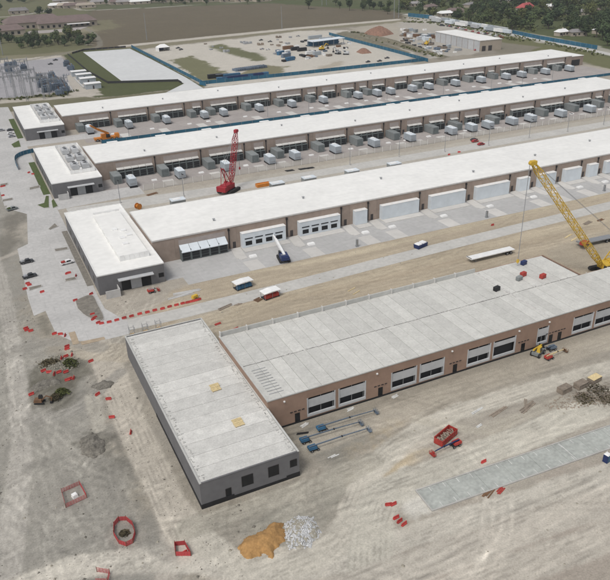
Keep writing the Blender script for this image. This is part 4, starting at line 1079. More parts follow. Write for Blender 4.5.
def planks(px, py, rz, n, l, m, label, sp=0.3):
    p = on(px, py); g = thing('timber_stack', label, 'timber', p, rz)
    for i in range(n):
        part('plank', ('plk', l), lambda b: b.box(-l/2, l/2, -0.12, 0.12, 0, 0.1), m, g, (rnd.uniform(-.3,.3), i*sp-n*sp/2, 0.02+(i % 2)*0.0), (0, 0, rnd.uniform(-.06,.06)))
planks(498,411.5, 0.25, 3, 5.0, 'wood_grey', 'thin timbers on the dirt left of the bundled planks')
planks(527,407, 0.3, 4, 5.0, 'wood_grey', 'bundle of dark planks left of the wooden crates')
planks(525,405, 0.85, 2, 4.5, 'wood_grey', 'two crossed timbers resting behind the bundled planks')
planks(476,411, 0.25, 2, 3.4, 'line_white', 'pale concrete beam pieces lying above the red dumpster')
planks(479,425.5, 0.25, 2, 1.6, 'line_white', 'small pale blocks to the right of the red dumpster')
planks(333,456, 0.1, 2, 1.8, 'line_white', 'small pale blocks near the blue boom lifts')
planks(304,425, 0.3, 3, 1.8, 'line_white', 'pale wrapped blocks by the brown hall corner door')
planks(303,433, -0.3, 2, 2.4, 'black_steel', 'dark pipes lying behind the blue boom lifts')
planks(350,409, 0.1, 3, 1.6, 'line_white', 'pale blocks under the first pair of bay openings')
planks(395,396, 0.2, 3, 1.6, 'line_white', 'pale blocks below the second door of the brown hall')
planks(351,289.5, 0.35, 1, 3.0, 'pallet_yellow', 'upper of two pale boards on the dirt behind the hall')
planks(356,292.5, 0.35, 1, 3.0, 'pallet_yellow', 'lower of two pale boards on the dirt behind the hall')
planks(225,307, 0.35, 4, 4.4, 'wood_grey', 'dark timbers beside the road left of the canopies')
planks(237.5,304.5, 0.3, 3, 1.8, 'wood_grey', 'short timbers between dark planks and red canopy')
planks(587,223, 0.3, 5, 4.0, 'wood_grey', 'dark timbers across the road from the yellow crane boom')
planks(600,220, 0.2, 4, 3.0, 'rust', 'rusty bars right of the dark timbers by the road')
planks(568,236, 0.35, 2, 4.5, 'pallet_yellow', 'pale beams under the yellow crane boom, farther pair')
planks(574,239, 0.35, 2, 4.0, 'pallet_yellow', 'pale beams under the yellow crane boom, nearer pair')
planks(490.5,489.5, 0.42, 4, 4.6, 'rust', 'rusty steel forms in the notch of the parking strip')
planks(187,292, -0.12, 5, 7.5, 'concrete', 'upper bundle of pale pipes beside the second office')
planks(180,296, 0.1, 4, 7.5, 'concrete', 'lower bundle of pale pipes beside the second office')
planks(152,194, 0.3, 6, 4.5, 'rust', 'dark scrap bars behind the second office')
planks(500,490, 0.42, 3, 2.0, 'red_paint', 'red steel pieces by the parking strip notch')
for i, q in enumerate(((289.5,170.5),(303,168.8),(309.5,168))):
    planks(q[0], q[1], 0.0, 6, 3.6, 'black_steel', nth(i)+' black pipe bundle by the chain-link fence from the left', 0.35)
# roof loads
def pallet(px, py, z, label, m='pallet_yellow'):
    p = at(px, py, z); g = thing('pallet', label, 'pallet', (p.x, p.y, z), 0.05, 'yellow pallets on the office roof')
    for i in range(5):
        part('board', 'pb', lambda b: b.box(-1.0, 1.0, -0.1, 0.1, 0.12, 0.17), m, g, (0, -0.5+i*0.26, 0))
    for x in (-0.85, 0, 0.85):
        part('runner', 'pr', lambda b: b.box(-0.06, 0.06, -0.62, 0.62, 0, 0.12), 'wood', g, (x, 0, 0))
for q, l in (((214.5,386), 'farther yellow pallet of the rear pair on the office roof'), ((216,389.5), 'nearer yellow pallet of the rear pair on the office roof'),
             ((237,421), 'farther yellow pallet of the front pair on the office roof'), ((239,424.5), 'nearer yellow pallet of the front pair on the office roof')):
    pallet(*q, OZ+0.02, l)
def gangbox(px, py, z, m, label):
    p = at(px, py, z); g = thing('tool_box', label, 'tool box', (p.x, p.y, z), 0.2)
    part('body', 'tb1', lambda b: b.box(-0.8, 0.8, -0.5, 0.5, 0.1, 0.95), m, g); part('lid', 'tb2', lambda b: b.taper(-0.84, 0.84, -0.54, 0.54, 0.96, 1.15, 0.1), m, g)
    part('skid', 'tb3', lambda b: b.box(-0.7, -0.5, -0.5, 0.5, 0, 0.1).box(0.5, 0.7, -0.5, 0.5, 0, 0.1), 'black_steel', g)
for q, m, l in (((523.5,264.5), 'navy_paint', 'navy tool box farthest back on the plank roof'), ((523,276), 'red_paint', 'left red tool box on the plank roof'), ((542.5,278), 'red_paint', 'right red tool box on the plank roof'),
                ((519,280), 'gen_green', 'dark green tool box on the plank roof'), ((496.5,290.5), 'black_steel', 'black tool box on the roof joint')):
    gangbox(q[0], q[1], HZ+0.06, m, l)

# ------------------------------------------------------------------ vehicles
def wheels(g, xs, y, r=0.38, w=0.26, ys=None):
    for x in xs:
        for s in (-1, 1):
            o = part('wheel', ('wh', r, w), lambda b: b.tube((0,-w/2,0), (0,w/2,0), r, r, 14), 'rubber', g, (x, s*y, r))
            part('rim', ('rim', r, w), lambda b: b.tube((0,-w/2-.02,0), (0,w/2+.02,0), r*.55, r*.55, 10), 'steel', o)
def headlights(g, x, y, z):
    for s in (-1, 1): part('headlight', 'hl', lambda b: b.box(-0.03, 0.03, -0.16, 0.16, -0.08, 0.08), 'white_paint', g, (x, s*y, z))
def pickup(p, rz, m, label, load=None):
    g = thing('pickup_truck', label, 'pickup', (p.x, p.y, 0.035), rz, 'parked pickups and cars'); g.scale = (.72, .72, .72)
    part('body', 'pk1', lambda b: b.extr_y([(-2.8,0.45),(-2.8,1.05),(0.0,1.08),(2.0,1.12),(2.75,0.98),(2.85,0.5)], -0.95, 0.95), m, g)
    c = part('cab', 'pk2', lambda b: b.taper(-0.7, 1.55, -0.88, 0.88, 1.08, 1.85, 0.35, 0.16), m, g)
    part('window', 'pk3', lambda b: b.taper(-0.64, 1.6, -0.90, 0.90, 1.14, 1.7, 0.32, 0.13), 'glass_car', c)
    part('bed', 'pk4', lambda b: b.box(-2.6, -0.8, -0.78, 0.78, 1.07, 1.10), 'black_steel', g)
    wheels(g, (-1.75, 1.85), 0.86); headlights(g, 2.84, 0.7, 0.8)
    if load: part('bed_load', ('pkl', load), lambda b: b.box(-2.4, -0.9, -0.7, 0.7, 1.1, 1.55).box(-1.6, -1.0, -0.5, 0.3, 1.55, 1.8), load, g)
def car(p, rz, m, label, group='parked pickups and cars', z=0.035):
    g = thing('car', label, 'car', (p.x, p.y, z), rz, group); g.scale = (.8, .8, .8)
    part('body', 'ca1', lambda b: b.extr_y([(-2.25,0.35),(-2.3,0.8),(-1.9,0.98),(1.0,0.95),(2.1,0.82),(2.25,0.4)], -0.9, 0.9), m, g)
    c = part('cabin', 'ca2', lambda b: b.taper(-1.7, 1.1, -0.84, 0.84, 0.95, 1.5, 0.5, 0.16), m, g)
    part('window', 'ca3', lambda b: b.taper(-1.66, 1.1, -0.86, 0.86, 1.0, 1.42, 0.42, 0.13), 'glass_car', c)
    wheels(g, (-1.4, 1.4), 0.82, 0.33, 0.22); headlights(g, 2.22, 0.65, 0.68)
pickup(at(27,263), 0.15, 'car_dark', 'dark pickup upper of two at the left kerb of the car park', 'grey_paint')
pickup(at(30,277.5), 0.2, 'car_dark', 'dark pickup lower of two at the left kerb, silver load', 'car_silver')
pickup(at(67.5,263.8), 0.15, 'car_white', 'white pickup with red load parked opposite the dark pickups', 'red_paint')
car(at(10.6,130.8), 0.1, 'car_dark', 'black car in the far car park, farthest of three')
car(at(11,134), 0.1, 'car_white', 'white car in the far car park, between two others')
car(at(12.2,137), 0.1, 'car_silver', 'silver car in the far car park, nearest of three')
pickup(at(12.5,210), 0.3, 'gen_green', 'green and dark utility pickup at the car park edge', 'island_grass')
car(at(1.5,131), 0.1, 'car_silver', 'silver car cut by the left edge of the photo')

def trailer(p, rz, l, label, deckm='white_paint', z=0.0):
    g = thing('flatbed_trailer', label, 'trailer', (p.x, p.y, z), rz)
    part('deck', ('fd', l), lambda b: b.box(0, l, -1.28, 1.28, 1.25, 1.5), deckm, g)
    part('frame', ('ff', l), lambda b: b.box(0.5, l-0.3, -0.5, -0.36, 0.85, 1.25).box(0.5, l-0.3, 0.36, 0.5, 0.85, 1.25), 'black_steel', g)
    for s in (-1, 1): part('landing_leg', 'lg', lambda b: b.box(-0.1, 0.1, -0.08, 0.08, 0, 0.9).box(-0.2, 0.2, -0.2, 0.2, 0, 0.06), 'steel', g, (2.2, s*0.55, 0))
    wheels(g, (l-2.7, l-1.3), 0.98, 0.5, 0.5)
    part('headboard', 'fh', lambda b: b.box(0.0, 0.12, -1.2, 1.2, 1.5, 1.75), 'steel', g)
a = at(468.5,262.5); c = at(516.5,251)
trailer(a, math.atan2(c.y-a.y, c.x-a.x), 16.2, 'empty white flatbed trailer parked on the dirt behind the brown hall')
a = at(578,247); c = at(604,241.5)
trailer(a, math.atan2(c.y-a.y, c.x-a.x), 13, 'flatbed trailer behind the yellow crane boom foot', 'steel')
p = at(587,244); solo('load_block', 'lbk', lambda b: b.box(-1.4, 1.4, -0.8, 0.8, 0, 0.9).box(-1.2, 1.2, -0.7, 0.7, 0.9, 1.0), 'red_paint', 'red load by the flatbed behind the yellow crane', 'load', (at(586.5,243.5,1.5).x-1, at(586.5,243.5,1.5).y, 1.5), 0.25)
a = at(572,272); 
def canopy(px, py, rz, l, w, m, label):
    p = at(px, py); g = thing('work_canopy', label, 'canopy', (p.x, p.y, 0), rz); g.scale = (.8, .8, .8)
    part('roof', ('cn', l), lambda b: b.extr_y([(-l/2-.3,2.55),(-l/2-.3,2.68),(0,2.95),(l/2+.3,2.68),(l/2+.3,2.55)], -w/2-.3, w/2+.3), 'white_paint', g)
    for x in (-l/2+.1, 0, l/2-.1):
        for y in (-w/2+.05, w/2-.05):
            part('post', 'cnp', lambda b: b.box(-.05, .05, -.05, .05, 0, 2.6), 'steel', g, (x, y, 0))
    part('deck', ('cnd', l), lambda b: b.box(-l/2, l/2, -w/2, w/2, 0.25, 0.4).box(-l/2+.3, -l/2+.5, -w/2, w/2, 0, .25).box(l/2-.5, l/2-.3, -w/2, w/2, 0, .25), 'black_steel', g)
    n = 4
    for i in range(n):
        o = part('tool_chest', 'cnt', lambda b: b.box(-.65, .65, -.55, .55, 0.4, 1.55).box(-.5, .5, -.4, .4, 1.55, 1.75), m, g, (-l/2+1.0+i*(l-2)/(n-1), -w/2+.7, 0))
    return g
canopy(243,287.5, 0.16, 6.4, 3.0, 'blue_paint', 'white-roofed work canopy with blue tool chests by the road')
canopy(270.5,297, 0.16, 6.0, 3.0, 'red_paint', 'white-roofed work canopy with red tool chests beside the road')
planks(258,299.5, 0.4, 5, 2.2, 'rust', 'dark scrap at the left end of the red canopy', .4)
planks(236,328.5, 0.3, 3, 1.8, 'red_paint', 'small red pieces by the hall corner parapet', .4)
planks(217,324, 0.25, 3, 1.8, 'red_paint', 'red boards between the canopies and the office roof', .3)

def dumpster(p, rz, l, w, hgt, m, label, fill):
    g = thing('dumpster', label, 'dumpster', p, rz); g.scale = (.82, .82, .82)
    part('floor', ('du0', l), lambda b: b.box(-l/2, l/2, -w/2, w/2, 0.15, 0.3), m, g)
    for s in (-1, 1):
        e = part('side', ('du1', l, s), lambda b: b.box(-l/2, l/2, min(s*w/2, s*(w/2-.08)), max(s*w/2, s*(w/2-.08)), 0.3, hgt), m, g)
        part('rib', ('du2', l, s), lambda b: [b.box(-l/2+.2+i*(l-.5)/6, -l/2+.32+i*(l-.5)/6, min(s*w/2, s*(w/2+.08)), max(s*w/2, s*(w/2+.08)), 0.3, hgt) for i in range(7)] + [b.box(-l/2, l/2, min(s*w/2, s*(w/2+.1)), max(s*w/2, s*(w/2+.1)), hgt, hgt+.1)], m, e)
    part('end', ('du3', l), lambda b: b.box(-l/2, -l/2+.08, -w/2+.08, w/2-.08, 0.3, hgt), m, g)
    part('end', ('du4', l), lambda b: b.box(l/2-.08, l/2, -w/2+.08, w/2-.08, 0.3, hgt), m, g)
    part('roller', 'du5', lambda b: b.tube((0,-w/2,0.15), (0,w/2,0.15), 0.15, 0.15, 8), 'black_steel', g, (-l/2+.4, 0, 0)); part('roller', 'du5', None, 'black_steel', g, (l/2-.4, 0, 0))
    def rub(b):
        r = random.Random(6)
        for i in range(90):
            c = Vector((r.uniform(-l/2+.4, l/2-.4), r.uniform(-w/2+.3, w/2-.3), r.uniform(.35, hgt*.75))); d = Vector((r.uniform(-1,1), r.uniform(-1,1), r.uniform(-.3,.3)))*.5
            b.bar(c-d, c+d, r.uniform(.08,.3), r.uniform(.04,.2))
    part('rubbish', None, rub, fill, g, kind='stuff')
dumpster(on(445.5,439), 0.36, 6.4, 2.4, 1.75, 'red_paint', 'open red dumpster full of scrap beside the red boom lift', 'wood_grey')
p = on(420.5,247); g = thing('storage_bin', 'navy steel bin with white lids beside the dirt road', 'bin', p, 0.28)
part('body', None, lambda b: b.taper(-2.1, 2.1, -1.0, 1.0, 0.12, 1.35, -0.08), 'navy_paint', g)
part('skid', None, lambda b: b.box(-1.9, 1.9, -.8, -.6, 0, .12).box(-1.9, 1.9, .6, .8, 0, .12), 'black_steel', g)
for xx in (-1.1, 1.05): part('lid', ('bnl', xx), lambda b: b.taper(xx-.95, xx+.8, -.95, .95, 1.36, 1.6, .12), 'white_paint', g)
part('rib', None, lambda b: [b.box(-1.9+t*.75, -1.8+t*.75, -1.1, 1.1, .2, 1.3) for t in range(6)], 'navy_paint', g)

def boom_lift(p, tip, m, label, boom_m=None, basket_m=None, raise_=0.0):
    d = Vector((tip.x-p.x, tip.y-p.y)); rz = math.atan2(d.y, d.x); k = 0.58; L = d.length/k
    g = thing('boom_lift', label, 'boom lift', p, rz, 'boom lifts'); g.scale = (k, k, k)
    bm = boom_m or m
    part('chassis', 'bl1', lambda b: b.box(-1.3, 1.3, -0.75, 0.75, 0.35, 0.85), 'black_steel', g)
    wheels(g, (-1.15, 1.15), 1.0, 0.5, 0.4)
    part('turntable', 'bl2', lambda b: b.tube((0,0,.85), (0,0,1.0), .7, .7, 12).taper(-2.0, 0.9, -1.05, -0.35, 1.0, 1.9, 0.15).taper(-2.0, 0.9, 0.35, 1.05, 1.0, 1.9, 0.15).box(-2.1, -1.5, -1.0, 1.0, 0.95, 1.75), m, g)
    z1 = 1.9
    a = part('boom', ('bl3', round(L, 1), raise_), lambda b: b.bar((-1.7,0,z1), (L*0.55,0,z1+raise_*0.55), 0.34, 0.36).bar((L*0.5,0,z1+raise_*0.5), (L-1.2,0,z1+raise_-0.3), 0.26, 0.28), bm, g)
    part('jib', ('bl4', round(L, 1), raise_), lambda b: b.bar((L-1.2,0,z1+raise_-.3), (L-.4,0,1.2+raise_), 0.18, 0.2).tube((L*0.5,-.25,z1+raise_*0.5), (L*0.5,.25,z1+raise_*0.5), .3, .3, 8), 'black_steel', a)
    def bask(b):
        x0 = L-0.5; z0 = 0.5+raise_
        b.box(x0, x0+1.0, -1.2, 1.2, z0, z0+.1)
        for z in (z0+.5, z0+1.05):
            for q in (((x0,-1.2),(x0+1,-1.2)), ((x0+1,-1.2),(x0+1,1.2)), ((x0+1,1.2),(x0,1.2)), ((x0,1.2),(x0,-1.2))):
                b.bar((*q[0], z), (*q[1], z), .07)
        for q in ((x0,-1.2),(x0+1,-1.2),(x0+1,1.2),(x0,1.2),(x0+1,0)): b.bar((*q, z0), (*q, z0+1.05), .07)
        b.box(x0+.05, x0+.3, -.5, .5, z0+.4, z0+1.1)
    part('basket', ('bl5', round(L, 1), raise_), bask, basket_m or m, g)
boom_lift(on(322.5,430), on(376,413.5), 'blue_paint', 'blue boom lift nearest the brown hall wall', 'steel_blue', 'steel_blue')
boom_lift(on(306,442), on(361,425), 'blue_paint', 'blue boom lift closest to the dark front office', 'steel_blue', 'steel_blue')
boom_lift(on(314,450), on(369,431.5), 'blue_paint', 'blue boom lift lowest of the three blue ones', 'steel_blue', 'steel_blue')
boom_lift(on(455,446), on(432.5,456), 'red_paint', 'red boom lift with dark boom in front of the red dumpster', 'navy_paint')
boom_lift(on(549,359), on(565,352), 'red_paint', 'red boom lift with pale boom at the brown hall front', 'pallet_yellow', 'rust')
boom_lift(on(551,350), on(541,353), 'steel_blue', 'grey blue lift behind the red one at the brown hall front')
# forklift with yellow body
p = on(537.5,354.5); g = thing('telehandler', 'yellow and green telehandler left of the red lift at the hall', 'telehandler', p, 0.4)
part('chassis', None, lambda b: b.box(-1.7, 1.7, -0.8, 0.8, 0.5, 1.1), 'gen_green', g); wheels(g, (-1.2, 1.2), 0.95, 0.55, 0.4)
o = part('cab', None, lambda b: b.taper(-0.9, 0.4, -0.85, 0.0, 1.1, 2.4, 0.12), 'yellow_crane', g); part('window', None, lambda b: b.taper(-0.84, 0.42, -0.88, 0.03, 1.3, 2.2, 0.1), 'glass_car', o)
part('boom', None, lambda b: b.bar((-1.6,0.45,1.8), (2.8,0.45,1.1), 0.35, 0.4), 'yellow_crane', g)
part('fork', None, lambda b: b.box(2.8, 2.95, -0.2, 1.1, 0.2, 1.3).box(2.9, 4.0, -0.1, 0.05, 0.15, 0.25).box(2.9, 4.0, 0.85, 1.0, 0.15, 0.25), 'black_steel', g)

def toilet(p, label):
    g = thing('portable_toilet', label, 'portable toilet', p, 0.2); g.scale = (.82, .82, .82)
    part('cabin', None, lambda b: b.box(-.58, .58, -.58, .58, 0.1, 2.05).box(-.62, .62, -.62, .62, 0, .12), 'navy_paint', g)
    part('door', None, lambda b: b.box(-.4, .4, -.63, -.585, .2, 1.95), 'blue_paint', g); part('roof', None, lambda b: b.taper(-.62, .62, -.62, .62, 2.06, 2.35, .2), 'white_paint', g)
    part('vent_pipe', None, lambda b: b.tube((.4,.4,2.1), (.4,.4,2.6), .05), 'white_paint', g)
toilet(on(606,461.5), 'blue portable toilet with white roof at the right edge')

# small excavator
p = on(40,403); g = thing('excavator', 'small rusty excavator digging beside the low green bush', 'excavator', p, -0.4); g.scale = (.72, .72, .72)
for s in (-1, 1): part('track', 'ext', lambda b: b.extr_y([(-1.3,.1),(-1.5,.35),(-1.3,.6),(1.3,.6),(1.5,.35),(1.3,.1)], -.22, .22), 'rubber', g, (0, s*.8, 0))
part('house', None, lambda b: b.taper(-1.5, .9, -.9, .9, .65, 1.5, .12), 'rust', g)
o = part('cab', None, lambda b: b.taper(-.2, .95, -.05, .88, 1.4, 2.5, .1), 'black_steel', g); part('window', None, lambda b: b.taper(-.15, .98, -.07, .9, 1.6, 2.3, .08), 'glass_car', o)
o = part('boom', None, lambda b: b.bar((.8,-.3,1.2), (2.4,-.3,2.7), .22, .34).bar((2.4,-.3,2.7), (3.9,-.3,1.9), .2, .28), 'rust', g)
o = part('stick', None, lambda b: b.bar((3.9,-.3,2.0), (3.6,-.3,.7), .18, .24), 'rust', g); part('bucket', None, lambda b: b.extr_y([(3.3,.8),(3.9,.8),(3.7,.15),(3.2,.2)], -.75, .15), 'black_steel', o)

# small red machine at the second office
boom_lift(at(152,292.5), at(158.5,291), 'red_paint', 'small red lift parked before the second office', 'grey_paint')
p = at(195,299); g = thing('compressor', 'small yellow compressor at the right end of the barrier row', 'compressor', (p.x, p.y, 0), .4)
part('body', None, lambda b: b.taper(-.9, .9, -.5, .5, .4, 1.2, .1), 'yellow_crane', g); wheels(g, (0,), .55, .3, .2); part('tow_bar', None, lambda b: b.bar((.9,0,.45), (1.8,0,.4), .08), 'black_steel', g)

# truck-mounted boom in the nearest yard
def boom_truck():
    p = at(283.5,260); q = at(274,243)
    rz = math.atan2(q.y-p.y, q.x-p.x)
    g = thing('boom_truck', 'navy crawler crane with white telescopic boom in the nearest yard', 'crane', (p.x, p.y, 0.03), rz)
    for s in (-1, 1): part('track', 'btt', lambda b: b.extr_y([(-2.4,.15),(-2.7,.5),(-2.4,.95),(2.4,.95),(2.7,.5),(2.4,.15),(2,0),(-2,0)], -.35, .35), 'rubber', g, (0, s*1.3, 0))
    part('carbody', None, lambda b: b.box(-1.6, 1.6, -1, 1, .4, 1.0), 'black_steel', g)
    h = part('house', None, lambda b: b.taper(-2.6, 1.0, -1.3, 1.3, 1.05, 2.3, .12), 'navy_paint', g)
    part('cab', None, lambda b: b.taper(0.2, 1.6, .5, 1.4, 1.1, 2.7, .15), 'glass_car', g); part('counterweight', None, lambda b: b.box(-3.1, -2.5, -1.3, 1.3, 1.1, 2.1), 'navy_paint', g)
    # boom tip seen at (271,231)
    best = None
    for r in np.arange(4, 20, .1):
        for zz in np.arange(2.5, 12, .1):
            w = g.location + Vector((math.cos(rz)*r, math.sin(rz)*r, zz)); u = pix(w); e = (u[0]-270.5)**2+(u[1]-231.5)**2
            e += 0.002*abs(zz-6)
            if best is None or e < best[0]: best = (e, r, zz)
    _, r, zz = best
    bo = part('boom', None, lambda b: b.bar((-1.4,0,2.2), (r*.6,0,2.2+(zz-2.2)*.64), .75, .85), 'white_paint', g)
    part('boom_extension', None, lambda b: b.bar((r*.5,0,2.2+(zz-2.2)*.55), (r,0,zz), .5, .6), 'white_paint', bo)
    part('boom_stripe', None, lambda b: b.bar((0,-.42,2.4), (r*.95,-.34,zz-.1), .06, .6), 'navy_paint', bo)
    part('ram', None, lambda b: b.tube((0.8,0,1.2), (r*.35,0,2.0+(zz-2.2)*.36), .16, .16, 8), 'steel', g)
boom_truck()
for i, q in enumerate(((234,250),(268.5,268))):
    pass

# ------------------------------------------------------------------ lattice cranes
def crawler_base(g, m):
    for s in (-1, 1):
        part('track', 'cwt', lambda b: b.extr_y([(-3.6,.2),(-4.0,.65),(-3.6,1.2),(3.6,1.2),(4.0,.65),(3.6,.2),(3.1,0),(-3.1,0)], -.55, .55), 'rubber', g, (0, s*2.4, 0))
    part('carbody', 'cwc', lambda b: b.box(-2.2, 2.2, -1.8, 1.8, .6, 1.4), 'black_steel', g)
    h = part('house', 'cwh', lambda b: b.box(-4.2, 2.0, -1.6, 1.6, 1.45, 3.2).box(-4.0, -0.5, -1.5, 1.5, 3.2, 3.5), m, g)
    o = part('cab', 'cwb', lambda b: b.taper(.8, 2.6, 1.65, 2.75, 1.5, 3.4, .12), m, g)
    part('window', 'cww', lambda b: b.taper(.85, 2.66, 1.62, 2.79, 1.9, 3.2, .1), 'glass_car', o)
    for z in (1.5, 2.15, 2.8):
        part('counterweight', ('cwk', z), lambda b: b.box(-5.6, -4.25, -2.0, 2.0, z, z+.6), m, g)
def crane(base, tip, m, label, mast_h, hook_z, w, n):
    d = Vector((tip.x-base.x, tip.y-base.y)); rz = math.atan2(d.y, d.x); R = d.length; Z = tip.z-base.z
    g = thing('crawler_crane', label, 'crane', base, rz, 'lattice boom crawler cranes')
    crawler_base(g, m)
    foot = Vector((1.6, 0, 1.9)); T = Vector((R, 0, Z)); D = (T-foot).normalized()
    bo = part('boom', None, lambda b: (b.lattice(foot+D*5, T-D*3.5, w, w, n, .085, up=(0,1,0)), b.lattice(foot, foot+D*5, .7, w, 3, .12, up=(0,1,0)), b.lattice(T-D*3.5, T, w, .7, 2, .12, up=(0,1,0))), m, g)
    part('boom_head', None, lambda b: b.box(R-.9, R+.7, -.55, .55, Z-.5, Z+.6).tube((R+.5,-.5,Z), (R+.5,.5,Z), .55, .55, 12), m, bo)
    mt = Vector((-3.4, 0, mast_h))
    ms = part('mast', None, lambda b: [b.bar((0.6,s*1.1,3.0), (mt.x,s*.6,mt.z), .24) for s in (-1, 1)]+[b.bar((-3.6,s*1.1,3.2), (mt.x,s*.6,mt.z), .2) for s in (-1, 1)]+[b.bar((mt.x,-.6,mt.z), (mt.x,.6,mt.z), .3)]+[b.bar((0.6+(mt.x-.6)*t,-1.1+.5*t,3+(mt.z-3)*t), (0.6+(mt.x-.6)*t,1.1-.5*t,3+(mt.z-3)*t), .14) for t in (.3,.6)], m, g)
    part('pendant', None, lambda b: [b.bar(mt+Vector((0,s*.45,0)), T+Vector((0,s*.35,.4)), .07) for s in (-1, 1)], 'pole_steel', g)
    ho = part('hoist_line', None, lambda b: [b.tube((R+.9,s*.09,hook_z-base.z+1.2), (R+.9,s*.09,Z), .045, .045, 5) for s in (-1, 1)], 'pole_steel', g)
    part('hook_block', None, lambda b: b.taper(R+.55, R+1.25, -.25, .25, hook_z-base.z+.4, hook_z-base.z+1.3, .1).tube((R+.9,0,hook_z-base.z), (R+.9,0,hook_z-base.z+.4), .1, .1), m, ho)
    return g
def height_at(px_y, x, y):
    lo, hi = 0, 85
    for _ in range(40):
        mid = (lo+hi)/2
        if pix((x, y, mid))[1] > px_y: lo = mid
        else: hi = mid
    return lo
hk = at(532.5,262,7.6); zt = height_at(163, hk.x, hk.y)
for _ in range(40):
    hk.x -= (pix((hk.x, hk.y, zt))[0]-533)*.1; zt = height_at(163, hk.x, hk.y)
crane(Vector((156.5,130,0)), Vector((hk.x, hk.y, zt)), 'yellow_crane', 'yellow crawler crane with long leaning boom at the right edge', 9.5, 8.2, 1.5, 20)
p = at(229,191.5); t = Vector((p.x+6, p.y+5, 0)); t.z = height_at(131, t.x, t.y)
for _ in range(30):
    ex = pix(t)[0]-236; t.x -= ex*.15; t.z = height_at(131, t.x, t.y)
crane(Vector((p.x, p.y, 0)), t, 'red_crane', 'red crawler crane with steep lattice boom behind the white hall', 10, 6.0, 1.6, 16)
# orange telescopic crane by the farthest office
p = at(107,140); g = thing('mobile_crane', 'orange mobile crane with low telescopic boom near the farthest office', 'crane', (p.x, p.y, 0.03), 0.0)
part('carrier', None, lambda b: b.box(-6, 6, -1.35, 1.35, .8, 1.7).taper(4.0, 6.2, -1.3, 1.3, 1.7, 2.9, .2), 'orange_paint', g)
wheels(g, (-4.6,-3.0,2.4,4.6), 1.15, .65, .5)
tip = at(90,125.5,9.0)
dv = Vector((tip.x-p.x, tip.y-p.y, 9.0))
part('turret', None, lambda b: b.taper(-2.6, 1.6, -1.3, 1.3, 1.75, 3.2, .15), 'orange_paint', g)
bo = part('boom', None, lambda b: b.bar((1.0,0,3.2), dv*.55+Vector((0,0,1.4)), .9, 1.0), 'orange_paint', g)
part('boom_extension', None, lambda b: b.bar(dv*.5+Vector((0,0,1.5)), dv, .6, .7), 'orange_paint', bo)
part('cab', None, lambda b: b.taper(-.5, 1.5, -2.2, -1.35, 1.8, 3.3, .15), 'glass_car', g)
for s in (-1, 1):
    part('outrigger', ('otr', s), lambda b: b.box(-3.6, -3.3, min(s*1.3, s*3.6), max(s*1.3, s*3.6), .9, 1.1).box(-3.7, -3.2, s*3.5-.2, s*3.5+.2, 0, .9), 'steel', g)
planks(150,137.5, .1, 4, 4, 'gen_green', 'green timbers right of the orange crane')
# timber load and boxes behind the nearest hall
p = at(263,186); solo('spoil_box', None, lambda b: (b.box(-2.8,2.8,-1.1,-1.0,0,1.2), b.box(-2.8,2.8,1.0,1.1,0,1.2), b.box(-2.8,-2.7,-1,1,0,1.2), b.box(2.7,2.8,-1,1,0,1.2), b.box(-2.7,2.7,-1,1,0,.9)), 'orange_paint', 'open orange skip on the road right of the red crane', 'skip', (p.x, p.y, .02), 0)
p = at(138.5,209); solo('cable_drum', None, lambda b: (b.tube((0,-.8,1.1), (0,-.7,1.1), 1.1, 1.1, 16), b.tube((0,.7,1.1), (0,.8,1.1), 1.1, 1.1, 16), b.tube((0,-.7,1.1), (0,.7,1.1), .6, .6, 12)), 'orange_paint', 'orange cable drum behind the second office', 'cable drum', (p.x, p.y, .02), .4)
for i, (q, m) in enumerate((((474,140.5),'rust'),((475,142),'car_red'),((481,145),'red_paint'))):
    p = at(*q); car(p, 0.02, m if i == 1 else ('car_red' if i == 2 else 'car_dark'), ['dark', 'bright red', 'nearest red'][i]+' vehicle on the road by the chain-link fence', 'vehicles on the fence road')
# scaffold frames at the front office corner
p = at(136,334,0)
for i, q in enumerate(((129,335),(134,334),(141,335))):
    p = at(*q); 
    def scaf(b):
        for x in (-.6,.6):
            for y in (-.6,.6): b.bar((x,y,0), (x,y,7.2), .07)
        for z in (1.6,3.3,5.0,6.7):
            b.bar((-.6,-.6,z), (.6,-.6,z), .06); b.bar((-.6,.6,z), (.6,.6,z), .06); b.bar((-.6,-.6,z), (-.6,.6,z), .06); b.bar((.6,-.6,z), (.6,.6,z), .06)
            b.bar((-.6,-.6,z-1.5), (.6,-.6,z), .05)
    g = thing('scaffold_tower', ['left','middle','right'][i]+' scaffold tower behind the front office corner', 'scaffold', (OFF['A'][0]+2+i*3.2, OFF['A'][1]+OL+1.2, 0), 0, 'scaffold towers')
    part('frame', 'scf', scaf, 'steel', g); part('platform', 'scp2', lambda b: b.box(-.55, .55, -.55, .55, 5.05, 5.12), 'wood', g)

# ------------------------------------------------------------------ trees
def crown_mesh(b, r, h, rad, n, leaf):
    clumps = []
    for i in range(9):
        a = r.uniform(0, 2*PI); t = r.uniform(0.1, .75)*rad
        clumps.append((Vector((t*math.cos(a), t*math.sin(a), h*r.uniform(.42, .86))), rad*r.uniform(.32, .55)))
    clumps.append((Vector((0, 0, h*.82)), rad*.5))
    for i in range(n):
        c, cr = clumps[i % len(clumps)]
        d = Vector((r.gauss(0, 1), r.gauss(0, 1), r.gauss(0, .8))).normalized()*cr*r.uniform(.55, 1.08)
        p = c+d; q = (d.normalized()+Vector((r.uniform(-.6,.6), r.uniform(-.6,.6), r.uniform(-.2,.8)))).normalized()
        w = q.cross(Vector((r.random()-.5, r.random()-.5, .7))).normalized(); v = q.cross(w); k = leaf*r.uniform(.6, 1.3)
        b.add([p-w*k-v*k*.7, p+w*k-v*k*.5, p+w*k*.6+v*k*.7, p-w*k*.8+v*k*.6], [(0,1,2,3)])
